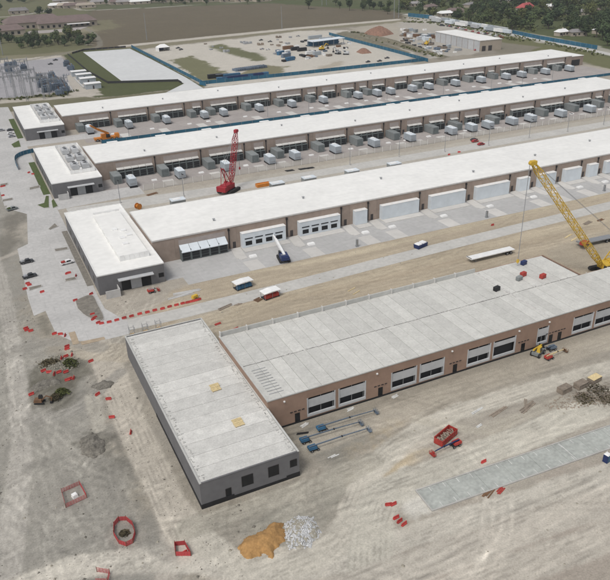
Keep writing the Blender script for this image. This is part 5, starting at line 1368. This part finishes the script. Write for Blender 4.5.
def trunk_mesh(b, r, h, rad):
    b.tube((0,0,-.3), (0,0,h*.35), h*.035, h*.025, 7)
    for i in range(6):
        a = i*2*PI/6+r.uniform(-.4,.4); t = rad*r.uniform(.4,.7)
        b.tube((0,0,h*r.uniform(.22,.36)), (t*math.cos(a), t*math.sin(a), h*r.uniform(.55,.8)), h*.02, h*.006, 5)
TV = []
for i in range(7):
    r = random.Random(100+i); h = (8, 9.5, 7, 11, 6, 8.5, 5)[i]; rad = (3.6, 4.4, 3.6, 4.6, 3.4, 3.2, 3.0)[i]
    TV.append((h, rad, i))
def tree(p, vi, leafm, sc, label, group, cat='tree'):
    h, rad, i = TV[vi]
    g = thing('tree', label, cat, (p.x, p.y, 0), rnd.uniform(0, 6.28), group); g.scale = (sc, sc, sc*rnd.uniform(.85, 1.15))
    part('crown', ('crown', i), lambda b: crown_mesh(b, random.Random(200+i), h, rad, 520, .42), leafm, g)
    part('trunk', ('trunk', i), lambda b: trunk_mesh(b, random.Random(300+i), h, rad), 'bark', g)
def inside(p, P):
    return sdist_poly(np.array([p[0]]), np.array([p[1]]), P)[0] < 0
def forest(pxpoly, step, label, group, leafs, sc=(.8, 1.5), skip=(), jit=.45, seed=1, keep=1.0, maxn=400):
    P = G(pxpoly); xs = [a for a, _ in P]; ys = [b for _, b in P]; r = random.Random(seed); n = 0
    pts = []
    y = min(ys)
    while y < max(ys):
        x = min(xs)
        while x < max(xs):
            q = Vector((x+r.uniform(-jit, jit)*step, y+r.uniform(-jit, jit)*step, 0)); x += step
            if r.random() > keep or not inside(q, P): continue
            if any(inside(q, s) for s in skip): continue
            pts.append(q)
        y += step
    r.shuffle(pts)
    for q in pts[:maxn]:
        tree(q, r.randrange(7), r.choice(leafs), r.uniform(*sc), label, group); n += 1
    return n
# hedgerow behind the substation
NT = 0
NT += forest([(-8,46),(10,43),(16,50),(50,48),(93,46),(94,41.5),(70,38),(60,41),(30,41),(10,39),(-8,37)], 9.6, 'dark green tree in the hedgerow between the substation and the brown-roofed school', 'hedgerow trees behind the substation', ['leaf_dark', 'leaf_mid', 'leaf_dark'], (.7, 1.2), seed=3)
ci = 0
for q, m, s in (((40,16),'leaf_dark',1.5), ((49.5,16),'leaf_dark',1.5), ((20,22),'leaf_dark',.8), ((3,24.5),'leaf_dark',.8), ((79,37),'leaf_olive',1.3), ((72,40),'leaf_olive',1.1), ((68,39),'leaf_mid',1.3), ((1,10),'leaf_mid',1.1)):
    tree(at(*q), rnd.randrange(7), m, s, nth(ci)+' single tree counted on the grass around the brown-roofed school', 'trees near the school'); ci += 1
# clearings with houses in the right hand woods
CLR = [G([(536,30),(560,28),(600,40),(612,46),(610,53),(560,42),(530,36)]), G([(498,13),(520,9),(530,12),(520,16)]), G([(410,10),(440,9),(462,14),(470,19),(440,17),(412,14)]),
       G([(566,10),(588,8),(590,14),(572,16)]), G([(440,4),(470,3),(480,8),(450,9)])]
for hx, hy, hw in ((525,12,10),(549,9,7),(575,15,11),(600,33,9),(445,16,9),(455,13,9),(470,7,9),(430,9,8),(505,3,8),(595,14,9),(415,6,8)):
    CLR.append(G([(hx-hw,hy-1.2),(hx+hw,hy-1.2),(hx+hw*1.1,hy+3.8),(hx-hw*.9,hy+3.8)]))
CLR.append(G([(520,24),(540,20),(562,22),(590,24),(600,28),(560,27),(530,28)]))
NT += forest([(430,18),(398,9),(402,2),(470,1),(560,1),(618,6),(618,50),(600,47),(560,38),(514,31),(480,24)], 12.2, 'dark green tree in the woods beyond the far road', 'trees of the right hand woods', ['leaf_dark', 'leaf_dark', 'leaf_mid', 'leaf_mid', 'leaf_olive'], (1.1, 1.9), CLR, seed=5, keep=.9, maxn=185)
ci = 0
for q, m, s in (((545,26),'leaf_dark',2.0), ((548,29),'leaf_dark',1.7), ((570,29),'leaf_mid',1.5), ((585,36),'leaf_dark',1.5), ((602,40),'leaf_dark',2.2), ((608,36),'leaf_dark',2.0), ((530,30),'leaf_mid',1.6), ((607,46),'leaf_dark',1.2), ((600,31),'leaf_mid',1.5)):
    tree(at(*q), rnd.randrange(7), m, s, nth(ci)+' large tree counted along the edge of the woodland clearing', 'trees at the clearing'); ci += 1
forest([(300,9),(330,5),(398,9),(400,16),(380,13),(340,10),(310,9.5)], 15, 'green tree in the row beyond the ploughed field', 'trees beyond the ploughed field', ['leaf_dark', 'leaf_mid'], (.9, 1.5), seed=8, keep=.7)
forest([(95,6),(110,2),(275,0),(275,3.5),(200,6.5),(130,7)], 26, 'small tree among the houses beyond the ploughed field', 'trees among the far houses', ['leaf_dark', 'leaf_mid'], (.7, 1.2), seed=9, keep=.45)
# the wood running on past the top of the photo, read as one mass
def wood(b):
    r = random.Random(77)
    for i in range(900):
        x = r.uniform(-300, 1500); y = r.uniform(1010, 1500)
        if x > 520: y = r.uniform(760, 1400)
        if pix((x, y, 0))[1] > 3: continue
        h = r.uniform(6, 12); rad = h*.5
        for k in range(34):
            d = Vector((r.gauss(0, 1), r.gauss(0, 1), r.gauss(0, .9))).normalized(); c = Vector((x, y, h*.6))+Vector((d.x*rad, d.y*rad, d.z*h*.4))
            w = d.cross(Vector((.3, .2, 1))).normalized(); v = d.cross(w); s = 1.5
            b.add([c-w*s-v*s, c+w*s-v*s, c+w*s+v*s, c-w*s+v*s], [(0,1,2,3)])
o = part('distant_woodland', None, wood, 'leaf_dark', None); o['kind'] = 'stuff'; o['label'] = 'dark distant woodland beyond the houses along the top edge'
def under(b):
    r = random.Random(5); P = G([(430,19),(398,9),(402,2),(470,1),(560,1),(618,6),(618,50),(600,47),(560,38),(514,31),(480,24)])
    A = np.array([(r.uniform(380, 760), r.uniform(420, 1000)) for _ in range(3000)]); d = sdist_poly(A[:, 0], A[:, 1], P)
    ok = d < 0
    for q in CLR: ok &= sdist_poly(A[:, 0], A[:, 1], q) > 0
    for x, y in A[ok]:
        h = r.uniform(1.5, 4)
        for j in range(7):
            c = Vector((x+r.gauss(0,2), y+r.gauss(0,2), r.uniform(.3,h))); q = Vector((r.uniform(-1,1), r.uniform(-1,1), r.uniform(.2,1))).normalized(); w = q.cross(Vector((.2,.3,1))).normalized(); v = q.cross(w); s = r.uniform(.5,1.1)
            b.add([c-w*s-v*s, c+w*s-v*s, c+w*s+v*s, c-w*s+v*s], [(0,1,2,3)])
o = part('woodland_undergrowth', None, under, 'leaf_olive', None); o['kind'] = 'stuff'; o['label'] = 'dense green undergrowth beneath the right hand woods'
# rough shrubs along field edges and roads
def shrubs(b, line, n, seed, spread=2.5, s=.5, hgt=1.6):
    r = random.Random(seed)
    for i in range(n):
        t = r.random()*(len(line)-1.001); k = int(t); f = t-k
        x = line[k][0]+(line[k+1][0]-line[k][0])*f+r.gauss(0, spread); y = line[k][1]+(line[k+1][1]-line[k][1])*f+r.gauss(0, spread)
        for j in range(9):
            c = Vector((x+r.gauss(0,.5), y+r.gauss(0,.5), r.uniform(.1,hgt))); q = Vector((r.uniform(-1,1), r.uniform(-1,1), r.uniform(.1,1))).normalized(); w = q.cross(Vector((.2,.3,1))).normalized(); v = q.cross(w)
            b.add([c-w*s-v*s, c+w*s-v*s, c+w*s+v*s, c-w*s+v*s], [(0,1,2,3)])
for i, (L, n, lab) in enumerate(((G([(404,22),(430,22.5),(470,28),(500,37),(520,41)]), 150, 'low scrub along the near side of the far road'), (G([(352,32),(400,45),(440,57)]), 120, 'low scrub on the bank beside the slanting blue fence'), (G([(408,18),(470,26),(512,36),(560,46),(600,55)]), 160, 'low scrub on the far road verge'), (G([(-5,101),(60,95),(68,92)]), 60, 'low scrub between the substation and the farthest office'))):
    o = part('scrub', None, lambda b: shrubs(b, L, n, 40+i, 3.0, .4, 1.0), 'leaf_olive', None); o['kind'] = 'stuff'; o['label'] = lab

# ------------------------------------------------------------------ far buildings
def gable(b, l, w, h, rh, ov=.5):
    b.add([(-l/2-ov,-w/2-ov,h), (l/2+ov,-w/2-ov,h), (l/2+ov,w/2+ov,h), (-l/2-ov,w/2+ov,h), (-l/2-ov+w*.25,0,h+rh), (l/2+ov-w*.25,0,h+rh)],
          [(0,1,5,4), (2,3,4,5), (1,2,5), (3,0,4), (3,2,1,0)])
def house(px, py, rz, l, w, h, rh, roofm, wallm, label, cat='house', group='houses beyond the site', nwin=3):
    p = at(px, py); g = thing('house', label, cat, (p.x, p.y, 0), rz, group)
    part('wall', ('hw', l, w, h), lambda b: b.box(-l/2, l/2, -w/2, w/2, 0, h), wallm, g)
    r = part('roof', ('hr', l, w, h, rh), lambda b: gable(b, l, w, h+.02, rh), roofm, g)
    part('chimney', ('hc', h, rh), lambda b: b.box(-.5, .5, -.5, .5, h+.5, h+rh+.8), 'wall_beige', r, (l*.2, w*.15, 0))
    for i in range(nwin):
        x = -l/2+l*(i+.5)/nwin
        part('window', ('hwin', h), lambda b: b.box(-.8, .8, -.05, 0, h*.3, h*.75), 'dark_glass', g, (x, -w/2-.01, 0))
    part('door', ('hdoor', h), lambda b: b.box(-.5, .5, -.05, 0, .05, 2.1), 'door_dark', g, (l/(2*nwin)-l/2+1.6, -w/2-.012, 0))
    return g
house(525,12, .3, 20, 13, 5, 5, 'roof_red', 'wall_beige', 'pink-red roofed house standing in the woods')
HS = [((549,9),14,'white_paint','pale house in the woods right of the red-roofed house'), ((575,15),24,'roof_grey','long grey-roofed house in the middle of the woods'), ((561,35.5),11,'white_paint','small white-roofed shed in the clearing'),
      ((577,35.5),14,'roof_grey','grey shed beside scattered yard clutter in the clearing'), ((600,33),15,'white_paint','pale shed at the right edge of the woods'), ((505,3),15,'roof_grey','grey-roofed house behind the red-roofed one'),
      ((445,16),16,'white_paint','pale house row near the short blue fence'), ((455,13),18,'roof_brown','brown-roofed house among trees above the parked trailers'), ((470,7),18,'roof_grey','grey house left of centre in the woods'), ((430,9),16,'roof_brown','brown house at the left of the woods'), ((415,6),15,'roof_grey','grey house behind the left edge of the woods'), ((595,14),16,'roof_brown','brown house at the upper right of the woods')]
for i, (q, l, rm, lab) in enumerate(HS):
    house(q[0], q[1], rnd.uniform(-.4, .4), l, l*.6, 3.4, 2.4, rm, 'wall_beige', lab)
house(19,13.5, .0, 24, 13, 4, 3.5, 'roof_grey', 'wall_beige', 'dark-roofed building on the grass, upper left')
# row of houses and sheds on the skyline beyond the field
for i, (px, l, rm) in enumerate(((60,30,'white_paint'),(67,26,'wall_beige'),(76,34,'roof_brown'),(86,26,'wall_beige'),(74,60,'roof_grey'),(100,26,'roof_grey'),(120,30,'roof_brown'),(128,34,'roof_grey'),(140,28,'white_paint'),(155,24,'roof_brown'),(170,26,'roof_grey'),(182,24,'white_paint'),(196,26,'roof_brown'),(212,26,'roof_grey'),(228,24,'roof_brown'),(244,26,'white_paint'),(262,24,'roof_grey'))):
    py = 7.5 if i in (0,1,2,3) else (2 if i == 4 else (4.0 if px < 150 else 2.2)-((px-100)/160 if px > 100 else 0))
    house(px, py, rnd.uniform(-.1,.1), l, 12, 3.6, 3, rm, 'wall_beige', nth(i)+' low house counted along the top edge above the ploughed field', 'house', 'houses on the far edge of the field')
# school with brown roof: two wings and a hall
p = at(12,34); g = thing('school_building', 'sprawling brown-roofed school with pale walls, upper left', 'building', (p.x, p.y, 0), .04)
WG = (('wing', -20, 0, 64, 24, 5, 4.5), ('wing', 62, 36, 62, 30, 5.5, 5.5), ('wing', 30, 52, 60, 34, 6.5, 6))
for i, (nm, x, y, l, w, h, rh) in enumerate(WG):
    o = part('wing', None, lambda b: b.box(x-l/2, x+l/2, y-w/2, y+w/2, 0, h), 'wall_beige', g)
    part('roof', None, lambda b: gable(b, l, w, h+.02, rh, 1.0), 'roof_brown', o, (x, y, 0))
    for k in range(int(l//6)):
        part('window', ('scw', h), lambda b: b.box(-1.3, 1.3, -.08, 0, 1.0, 3.6), 'dark_glass', o, (x-l/2+3.5+k*6, y-w/2-.01, 0))
part('canopy', None, lambda b: b.box(60, 84, 14, 20.5, 3.6, 4.0), 'white_paint', g)
struct('school_car_park', lambda b: b.prism(G([(22,34.5),(76,31),(92,25),(84,24),(70,28.5),(30,31)]), -.3, .05), 'concrete_yard')

# far warehouse
p = Vector((379,472,0)); g = thing('warehouse', 'flat white-roofed warehouse with tan end wall beyond the farthest hall', 'warehouse', p, math.radians(-3))
L_, W_, H_ = 66, 20.5, 8
part('wall', None, lambda b: b.box(0, W_, 0, .3, 0, H_), 'wall_beige', g); part('wall', None, lambda b: b.box(0, W_, L_-.3, L_, 0, H_), 'wall_beige', g)
for j in range(8):
    part('wall_panel', 'whp', lambda b: b.box(0, .3, .05, 8.1, 0, H_), 'wrap_grey', g, (0, .32+j*8.17, 0)); part('wall_panel', 'whp', None, 'wrap_grey', g, (W_-.3, .32+j*8.17, 0))
    part('pilaster', 'whl', lambda b: b.box(-.15, -.01, -.25, .25, 0, H_-.2), 'wall_light_taupe', g, (0, .32+j*8.17, 0))
part('roof', None, lambda b: b.box(-.3, W_+.3, -.3, L_+.3, H_+.01, H_+.4), 'roof_white', g)
part('door', None, lambda b: b.box(2, 5.5, -.06, -.01, 0, 4), 'door_dark', g); part('door', None, lambda b: b.box(8, 11.5, -.06, -.01, 0, 4), 'door_dark', g)

# ------------------------------------------------------------------ parked trailers, yard stock
def box_trailer(p, rz, l, m, label, group, h=2.9):
    g = thing('box_trailer', label, 'trailer', (p.x, p.y, .05), rz, group)
    part('box', ('bxt', l, h), lambda b: b.box(0, l, -1.3, 1.3, 1.1, 1.1+h), m, g); wheels(g, (l-2.4, l-1.1), 1.0, .5, .5)
    part('landing_leg', 'lgx', lambda b: b.box(1.8, 2.0, -.6, .6, 0, 1.1), 'black_steel', g)
ntr = 0
a0 = at(428,22); a1 = at(512,36.5)
for k in range(26):
    t = k/25; q = (430+80*t, 19.6+13.2*t+(1.8 if k % 2 else 0)); p = at(*q)
    if k in (5, 13, 19): continue
    box_trailer(p, PI/2+rnd.choice([0, .1, -.1, PI]), rnd.choice([9, 12, 12, 14]), rnd.choice(['white_paint', 'gen_grey', 'white_paint', 'wrap_grey', 'wrap_white']), nth(ntr)+' pale box trailer from the left along the far road', 'box trailers along the far road'); ntr += 1
for i in range(24):
    q = (440+rnd.uniform(0, 62), 0); t = (q[0]-440)/62; q = (q[0], 24.8+12.5*t+rnd.uniform(-.4, 1.2)); car(at(*q), rnd.choice([0, PI/2]), rnd.choice(['car_dark', 'car_white', 'car_silver', 'car_dark', 'car_red']), 'small car parked in the lot between the trailers and the warehouse', 'cars by the trailers', .06)

def container(p, rz, l, m, label, group, z=.02):
    g = thing('shipping_container', label, 'container', (p.x, p.y, z), rz, group)
    part('body', ('shc', l), lambda b: b.box(-l/2, l/2, -1.22, 1.22, .15, 2.75).box(-l/2, -l/2+.3, -1.2, 1.2, 0, .15).box(l/2-.3, l/2, -1.2, 1.2, 0, .15), m, g)
    part('rib', ('shr', l), lambda b: [b.box(-l/2+.4+k*.9, -l/2+.7+k*.9, -1.27, 1.27, .25, 2.65) for k in range(int((l-.8)//.9))], m, g)
    part('door', ('shd', l), lambda b: b.box(l/2, l/2+.05, -1.1, 1.1, .3, 2.6), 'grey_paint', g)
ST = [((288,49.2),0,9,'rust','dark red container in the storage yard, left of the row'),((295,50.2),0,7,'black_steel','black container right of the dark red one'),((302,51),0,8,'black_steel','long black container in the middle of the storage yard'),
      ((281,54.5),.5,8,'blue_paint','blue container at the left of the storage cluster'),((286,57),.4,9,'steel_blue','blue grey container in the storage cluster'),((290,60.5),.3,8,'blue_paint','nearest blue container of the storage cluster'),
      ((287,53.5),.5,7,'white_paint','white container in the storage cluster'),((310,54.5),.2,8,'white_paint','pale container right of the storage cluster'),((317,55),.2,7,'gen_grey','grey container right of the pale one'),
      ((315,38.5),.1,14,'gen_grey','long grey container at the back of the storage yard'),((325,40.5),.1,12,'gen_grey','second long grey container at the back of the storage yard'),
      ((215,78),0,10,'black_steel','black container by the near blue fence, left'),((222,78),.05,9,'car_dark','dark container by the near blue fence'),((232,77.5),.05,12,'blue_paint','blue container along the near blue fence'),
      ((74.5+3,73),0,0,'','')]
for q, rz, l, m, lab in ST:
    if l: container(at(*q), rz, l, m, lab, 'storage yard containers')
# steel stock rows on the grass and blue rows by the fence
for i in range(14):
    q = (236+i*2.1, 70.8-i*.28); p = at(*q); solo('steel_rack', 'srk', lambda b: (b.box(-1.6,1.6,-3.5,3.5,.2,.5), b.box(-1.5,-1.2,-3.2,3.2,.5,1.5), b.box(-.2,.2,-3.2,3.2,.5,1.3), b.box(1.2,1.5,-3.2,3.2,.5,1.6), b.box(-1.6,-1.4,-3,3,0,.2), b.box(1.4,1.6,-3,3,0,.2)), 'steel_blue', nth(i)+' steel rack from the left on the storage yard grass', 'rack', (p.x, p.y, .02), .1, 'steel racks')
for i in range(9):
    q = (222+i*5.2, 81.2-i*.62); p = at(*q); container(p, .02, 7, rnd.choice(['navy_paint', 'blue_paint', 'navy_paint']), nth(i)+' blue container from the left in the row at the near blue fence', 'blue containers by the fence')
# open shed with yellow machine, spoil, machines
p = at(326,45.5); g = thing('open_shed', 'open shed with white roof at the back of the storage yard', 'shed', (p.x, p.y, 0), .05)
part('roof', None, lambda b: b.extr_y([(-16,4.6),(-16,4.9),(16,5.6),(16,5.3)], -5, 5), 'wrap_white', g)
for x in (-15, -5, 5, 15):
    for y in (-4.5, 4.5): part('post', 'osp', lambda b: b.box(-.15, .15, -.15, .15, 0, 5.2), 'steel', g, (x, y, 0))
part('rear_wall', None, lambda b: b.box(-15.5, 15.5, 4.7, 4.9, 0, 4.4), 'blue_paint', g)
def digger(q, rz, m, label):
    p = at(*q); g = thing('excavator', label, 'excavator', (p.x, p.y, 0), rz, 'machines in the storage yard')
    for s in (-1, 1): part('track', 'dgt', lambda b: b.extr_y([(-2,.1),(-2.3,.5),(-2,.95),(2,.95),(2.3,.5),(2,.1)], -.35, .35), 'rubber', g, (0, s*1.2, 0))
    part('house', 'dgh', lambda b: b.taper(-2.4, 1.5, -1.4, 1.4, 1, 2.4, .15), m, g); o = part('cab', 'dgc', lambda b: b.taper(0, 1.6, .2, 1.4, 2.2, 3.4, .12), m, g); part('window', 'dgw', lambda b: b.taper(.1, 1.65, .15, 1.45, 2.5, 3.2, .08), 'glass_car', o)
    o = part('boom', 'dgb', lambda b: b.bar((1.2,-.3,2), (4.2,-.3,5), .4, .6).bar((4.2,-.3,5), (6.5,-.3,3.8), .35, .5), m, g); part('bucket', 'dgk', lambda b: b.bar((6.4,-.3,3.9), (6,-.3,1.6), .3, .4).extr_y([(5.5,1.8),(6.6,1.8),(6.3,.6),(5.4,.7)], -1, .4), 'black_steel', o)
digger((338,54), 1.8, 'grey_paint', 'grey excavator with raised boom in the storage yard')
digger((322,50), .2, 'yellow_crane', 'yellow excavator below the open shed')
digger((346,54.5), 2.5, 'wrap_grey', 'small grey machine right of the raised excavator')
for i, (q, m) in enumerate((((261,40.5),'car_dark'),((270,42),'car_dark'),((262,49.5),'car_silver'),((268,50),'car_white'),((368,62.3),'car_dark'),((379.5,61.5),'car_dark'),((387,58.5),'car_dark'),((178,48.5),'car_dark'),((181,50),'car_dark'),((308,46),'car_dark'),((312,45),'car_dark'),((298,36.5),'car_silver'))):
    p = at(*q); pickup(p, rnd.uniform(-.4,.4), m, nth(i)+' pickup counted among those scattered over the storage yard')
p = at(163,50.5); g = thing('marquee', 'small white marquee on the bare ground beside the pale pad', 'tent', (p.x, p.y, 0), .1)
part('roof', None, lambda b: b.add([(-5,-4,3),(5,-4,3),(5,4,3),(-5,4,3),(-2,0,5.4),(2,0,5.4)], [(0,1,5,4),(1,2,5),(2,3,4,5),(3,0,4)]), 'white_paint', g)
part('side_sheet', None, lambda b: b.box(-5, 5, 3.9, 4, 0, 3).box(-5, -4.9, -4, 3.9, 0, 3).box(4.9, 5, -4, 3.9, 0, 3), 'white_paint', g)
part('opening', None, lambda b: b.box(-2, 2, 3.8, 3.88, 0.05, 2.8), 'navy_paint', g)
# stock around the warehouse
for i in range(34):
    t = rnd.random(); q = (402+t*78+rnd.uniform(-3, 3), 33.5+t*17+rnd.uniform(-5, 4)); p = at(*q)
    if 374 < p.x < 406 and 466 < p.y < 542: continue
    container(p, rnd.choice([0, PI/2, .3]), rnd.choice([4, 6, 8]), rnd.choice(['gen_grey', 'white_paint', 'wrap_grey', 'steel_blue', 'wrap_white', 'rust', 'gen_green']), nth(i)+' small container counted about the lot in front of the warehouse', 'containers by the warehouse')
p = at(476,50.5); car(p, 0, 'car_red', 'red vehicle by the end wall of the warehouse', 'vehicles by the warehouse', .02)
digger((427,45), .5, 'yellow_crane', 'yellow machine in the lot left of the warehouse')

def stack(b):
    r = random.Random(2)
    for i in range(3):
        for j in range(2):
            b.box(-1.7+i*1.2, -.65+i*1.2, -1.1+j*1.15, -.05+j*1.15, 0, .5+r.random()*.9)
def litter(pxpoly, n, label, group, seed, mats):
    P = G(pxpoly); r = random.Random(seed); k = 0
    while k < n:
        q = at(r.uniform(min(a for a, _ in pxpoly), max(a for a, _ in pxpoly)), r.uniform(min(b for _, b in pxpoly), max(b for _, b in pxpoly)))
        if not inside(q, P) or (372 < q.x < 408 and 464 < q.y < 545): continue
        solo('material_stack', 'mstk', lambda b: stack(b), r.choice(mats), label, 'stack', (q.x, q.y, .01), r.choice([0, .2, PI/2]), group, scale=r.uniform(.6, 1.5)); k += 1
litter([(402,30),(425,28),(432,36),(470,50),(440,56),(400,44)], 70, 'small stack of building material in the lot left of the warehouse', 'stacks by the warehouse', 4, ['white_paint', 'grey_paint', 'wood_grey', 'gen_grey', 'car_dark', 'wood_grey', 'steel_blue', 'white_paint'])
litter([(270,46),(330,36),(345,36),(355,46),(330,56),(300,62),(280,64)], 55, 'small stack of building material lying about the storage yard', 'stacks in the storage yard', 6, ['white_paint', 'grey_paint', 'wood_grey', 'car_dark', 'steel_blue', 'rust', 'black_steel', 'white_paint'])
litter([(205,44),(270,38),(300,36),(290,44),(215,56)], 16, 'small stack on the bare ground at the back left of the storage yard', 'stacks at the back of the storage yard', 9, ['grey_paint', 'wood_grey'])
for nm, L, w, hh in (('left', G([(338,33.5),(370,42),(408,53)]), 4, 1.6), ('right', G([(351,32.5),(395,43),(446,57.5)]), 4.5, 2.0)):
    def bank_(b):
        P = smooth_line(L, 8)
        r = random.Random(4); rows = []
        for i, p in enumerate(P):
            a = Vector(P[max(i-1, 0)]); c = Vector(P[min(i+1, len(P)-1)]); d = (c-a).normalized(); nn = Vector((-d.y, d.x)); k = r.uniform(.7, 1.2)*min(1, i/4, (len(P)-1-i)/4)
            rows.append([(p[0]+nn.x*t*w, p[1]+nn.y*t*w, z*hh*k-.05) for t, z in ((-1,0),(-.4,.9),(.3,1),(1,0))])
        n = len(rows); b.add([v for rw in rows for v in rw], [(i*4+j, (i+1)*4+j, (i+1)*4+j+1, i*4+j+1) for i in range(n-1) for j in range(3)])
    o = part('spoil_bank', None, bank_, 'soil_bank', None, smooth=True); o['kind'] = 'structure'
# ------------------------------------------------------------------ substation
def gantry(q, rz, w, h, label):
    p = at(*q); g = thing('steel_gantry', label, 'gantry', (p.x, p.y, 0), rz, 'substation gantries')
    for s in (-1, 1): part('leg', ('gl', w, h), lambda b: b.lattice((0,0,0), (0,0,h), 1.1, .4, 8, .06, up=(0,1,0)), 'pole_steel', g, (s*w/2, 0, 0))
    part('beam', ('gb', w, h), lambda b: b.lattice((-w/2,0,h-1.6), (w/2,0,h-1.6), .8, .8, 10, .08), 'pole_steel', g)
    for x in (-w*.3, 0, w*.3): part('insulator', ('gi', h), lambda b: b.tube((0,0,h-4), (0,0,h-2), .18, .18, 6), 'gen_green', g, (x, 0, 0))
gi = 0
for q, h in (((7,99),15), ((16,96),16), ((4,88),14), ((25,97),15), ((30,93),16), ((12,82),12), ((36,100),15), ((41,96),13), ((3,74),12), ((58,92),10), ((22,73),11), ((47,90),12)):
    gantry(q, rnd.choice([0, .05]), 10, h, nth(gi)+' steel gantry of the substation counted from the near left corner'); gi += 1
def transformer(q, rz, label):
    p = at(*q); g = thing('transformer', label, 'transformer', (p.x, p.y, 0), rz, 'substation transformers')
    part('tank', 'tr1', lambda b: b.box(-2.4, 2.4, -1.4, 1.4, .4, 3.4).box(-2.6, 2.6, -1.6, 1.6, 0, .4), 'steel_blue', g)
    for s in (-1, 1): part('radiator', 'tr2', lambda b: [b.box(-2.0+k*.5, -1.75+k*.5, -.5, .5, .8, 3.2) for k in range(9)], 'steel_blue', g, (0, s*2.0, 0))
    for x in (-1.4, 0, 1.4): part('bushing', 'tr3', lambda b: b.tube((0,0,3.4), (0,.4,5.4), .22, .1, 6), 'rust', g, (x, 0, 0))
    part('conservator', 'tr4', lambda b: b.tube((-1.8,-1,4.2), (1.8,-1,4.2), .5, .5, 8).box(-1.2, -1, -1.1, -.9, 3.4, 4), 'steel_blue', g)
ti = 0
for q in ((40,80),(44,83),(48,86),(42,87),(50,90),(55,82),(60,85),(64,88),(57,90),(46,92),(52,78),(60,95),(8,68),(14,66),(9,72),(24,70),(67,66),(71,70),(66,92)):
    transformer(q, rnd.choice([0, PI/2]), nth(ti)+' blue grey transformer of the substation counted from its centre'); ti += 1
for i in range(46):
    q = (rnd.uniform(37, 68), rnd.uniform(78, 97)) if i < 30 else (rnd.uniform(0, 30), rnd.uniform(66, 92)); p = at(*q)
    solo('bus_support', 'bus', lambda b: (b.tube((0,0,0), (0,0,4.2), .14, .1, 6), b.bar((-1.8,0,4.2), (1.8,0,4.2), .16), b.tube((-1.6,0,4.2), (-1.6,0,5.3), .12, .12, 6), b.tube((0,0,4.2), (0,0,5.3), .12, .12, 6), b.tube((1.6,0,4.2), (1.6,0,5.3), .12, .12, 6), b.bar((-1.6,-1.5,5.3), (-1.6,1.5,5.3), .1)), 'steel_blue', 'slender busbar support post standing in the substation', 'bus support', (p.x, p.y, 0), rnd.choice([0, PI/2]), 'substation bus supports')
for i, q in enumerate(((50.5,64.5),(55.5,60.5))):
    pickup(at(*q), .2, 'car_dark', ['left', 'right'][i]+' dark pickup on the open substation gravel')
for i, q in enumerate(((79,75.5),(84,78.5),(88,82.5),(93,88))):
    p = at(*q); g = thing('control_cabin', nth(i)+' white control cabin from the back beside the substation', 'cabin', (p.x, p.y, 0), 0, 'white control cabins')
    part('body', 'ccb', lambda b: b.box(-5, 5, -3, 3, 0, 3.2), 'gen_grey', g); part('roof', 'ccr', lambda b: b.box(-5.3, 5.3, -3.3, 3.3, 3.21, 3.45), 'white_paint', g); part('door', 'ccd', lambda b: b.box(-.5, .5, -3.06, -3.01, 0.05, 2.2), 'door_dark', g)
for i, q in enumerate(((68,84,73,92),(75,79.5,84,88.5))):
    a = at(q[0], q[1]); c = at(q[2], q[3]); solo('low_wall', None, lambda b: b.bar((0,0,.5), (c.x-a.x, c.y-a.y, .5), .8, 1.0), 'concrete', ['left', 'right'][i]+' low white wall in front of the white control cabins', 'wall', (a.x, a.y, 0))

# transmission poles
def power_pole(q, h, label, arms=True):
    p = at(*q); g = thing('power_pole', label, 'power pole', (p.x, p.y, 0), 0, 'tall power poles')
    part('mast', ('ppm', h), lambda b: b.tube((0,0,-.2), (0,0,h), .36, .18, 8), 'pole_steel', g)
    if arms:
        for z in (.95, .83, .71): part('arm', ('ppa', h, z), lambda b: b.bar((-1.6,0,h*z), (1.6,0,h*z), .16), 'pole_steel', g)
for q, h, l in (((322,5.5),34,'left tall steel pole of the pair at the top centre'), ((326.5,5.0),34,'right tall steel pole of the pair at the top centre'), ((394,18.5),36,'left tall steel pole of the pair right of centre top'), ((398.5,18),36,'right tall steel pole of the pair right of centre top'),
                ((147,40),24,'lone thin pole standing in the ploughed field, left'), ((282,29),22,'lone thin pole at the ploughed field track'), ((3,55),30,'tall pole rising behind the substation at the left edge')):
    power_pole(q, h, l, 'pair' in l)

# equipment enclosures standing behind the nearest white hall
for i, q in enumerate(((177.5,199),(277,182.5),(308.8,177),(352,170),(394.2,163))):
    p = at(q[0], q[1], 3.2); g = thing('equipment_enclosure', nth(i)+' pale-topped enclosure from the left behind the nearest white roof', 'enclosure', (p.x, p.y, 0), 0, 'enclosures behind the nearest hall')
    part('body', 'eeb', lambda b: b.box(-2.6, 2.6, -1.6, 1.6, 0, 3.0), 'gen_green', g); part('lid', 'eel', lambda b: b.box(-2.7, 2.7, -1.7, 1.7, 3.01, 3.3), 'wrap_white', g); part('hatch', 'eeh', lambda b: b.box(-2.0, 1.0, -1.0, 1.0, 3.31, 3.45), 'white_paint', g)

# ------------------------------------------------------------------ air
hz = bpy.data.materials.new('haze'); hz.use_nodes = True
t_ = hz.node_tree
for nd in list(t_.nodes):
    if nd.type != 'OUTPUT_MATERIAL': t_.nodes.remove(nd)
pv = t_.nodes.new('ShaderNodeVolumePrincipled'); pv.inputs['Color'].default_value = (.80,.85,.92,1); pv.inputs['Density'].default_value = 0.00013; pv.inputs['Anisotropy'].default_value = 0.2
t_.links.new(pv.outputs[0], t_.nodes['Material Output'].inputs['Volume'])
MATS['haze'] = hz
o = part('haze', None, lambda b: b.box(-1210, 2410, -310, 2610, -1.6, 93), 'haze', None); o['kind'] = 'stuff'
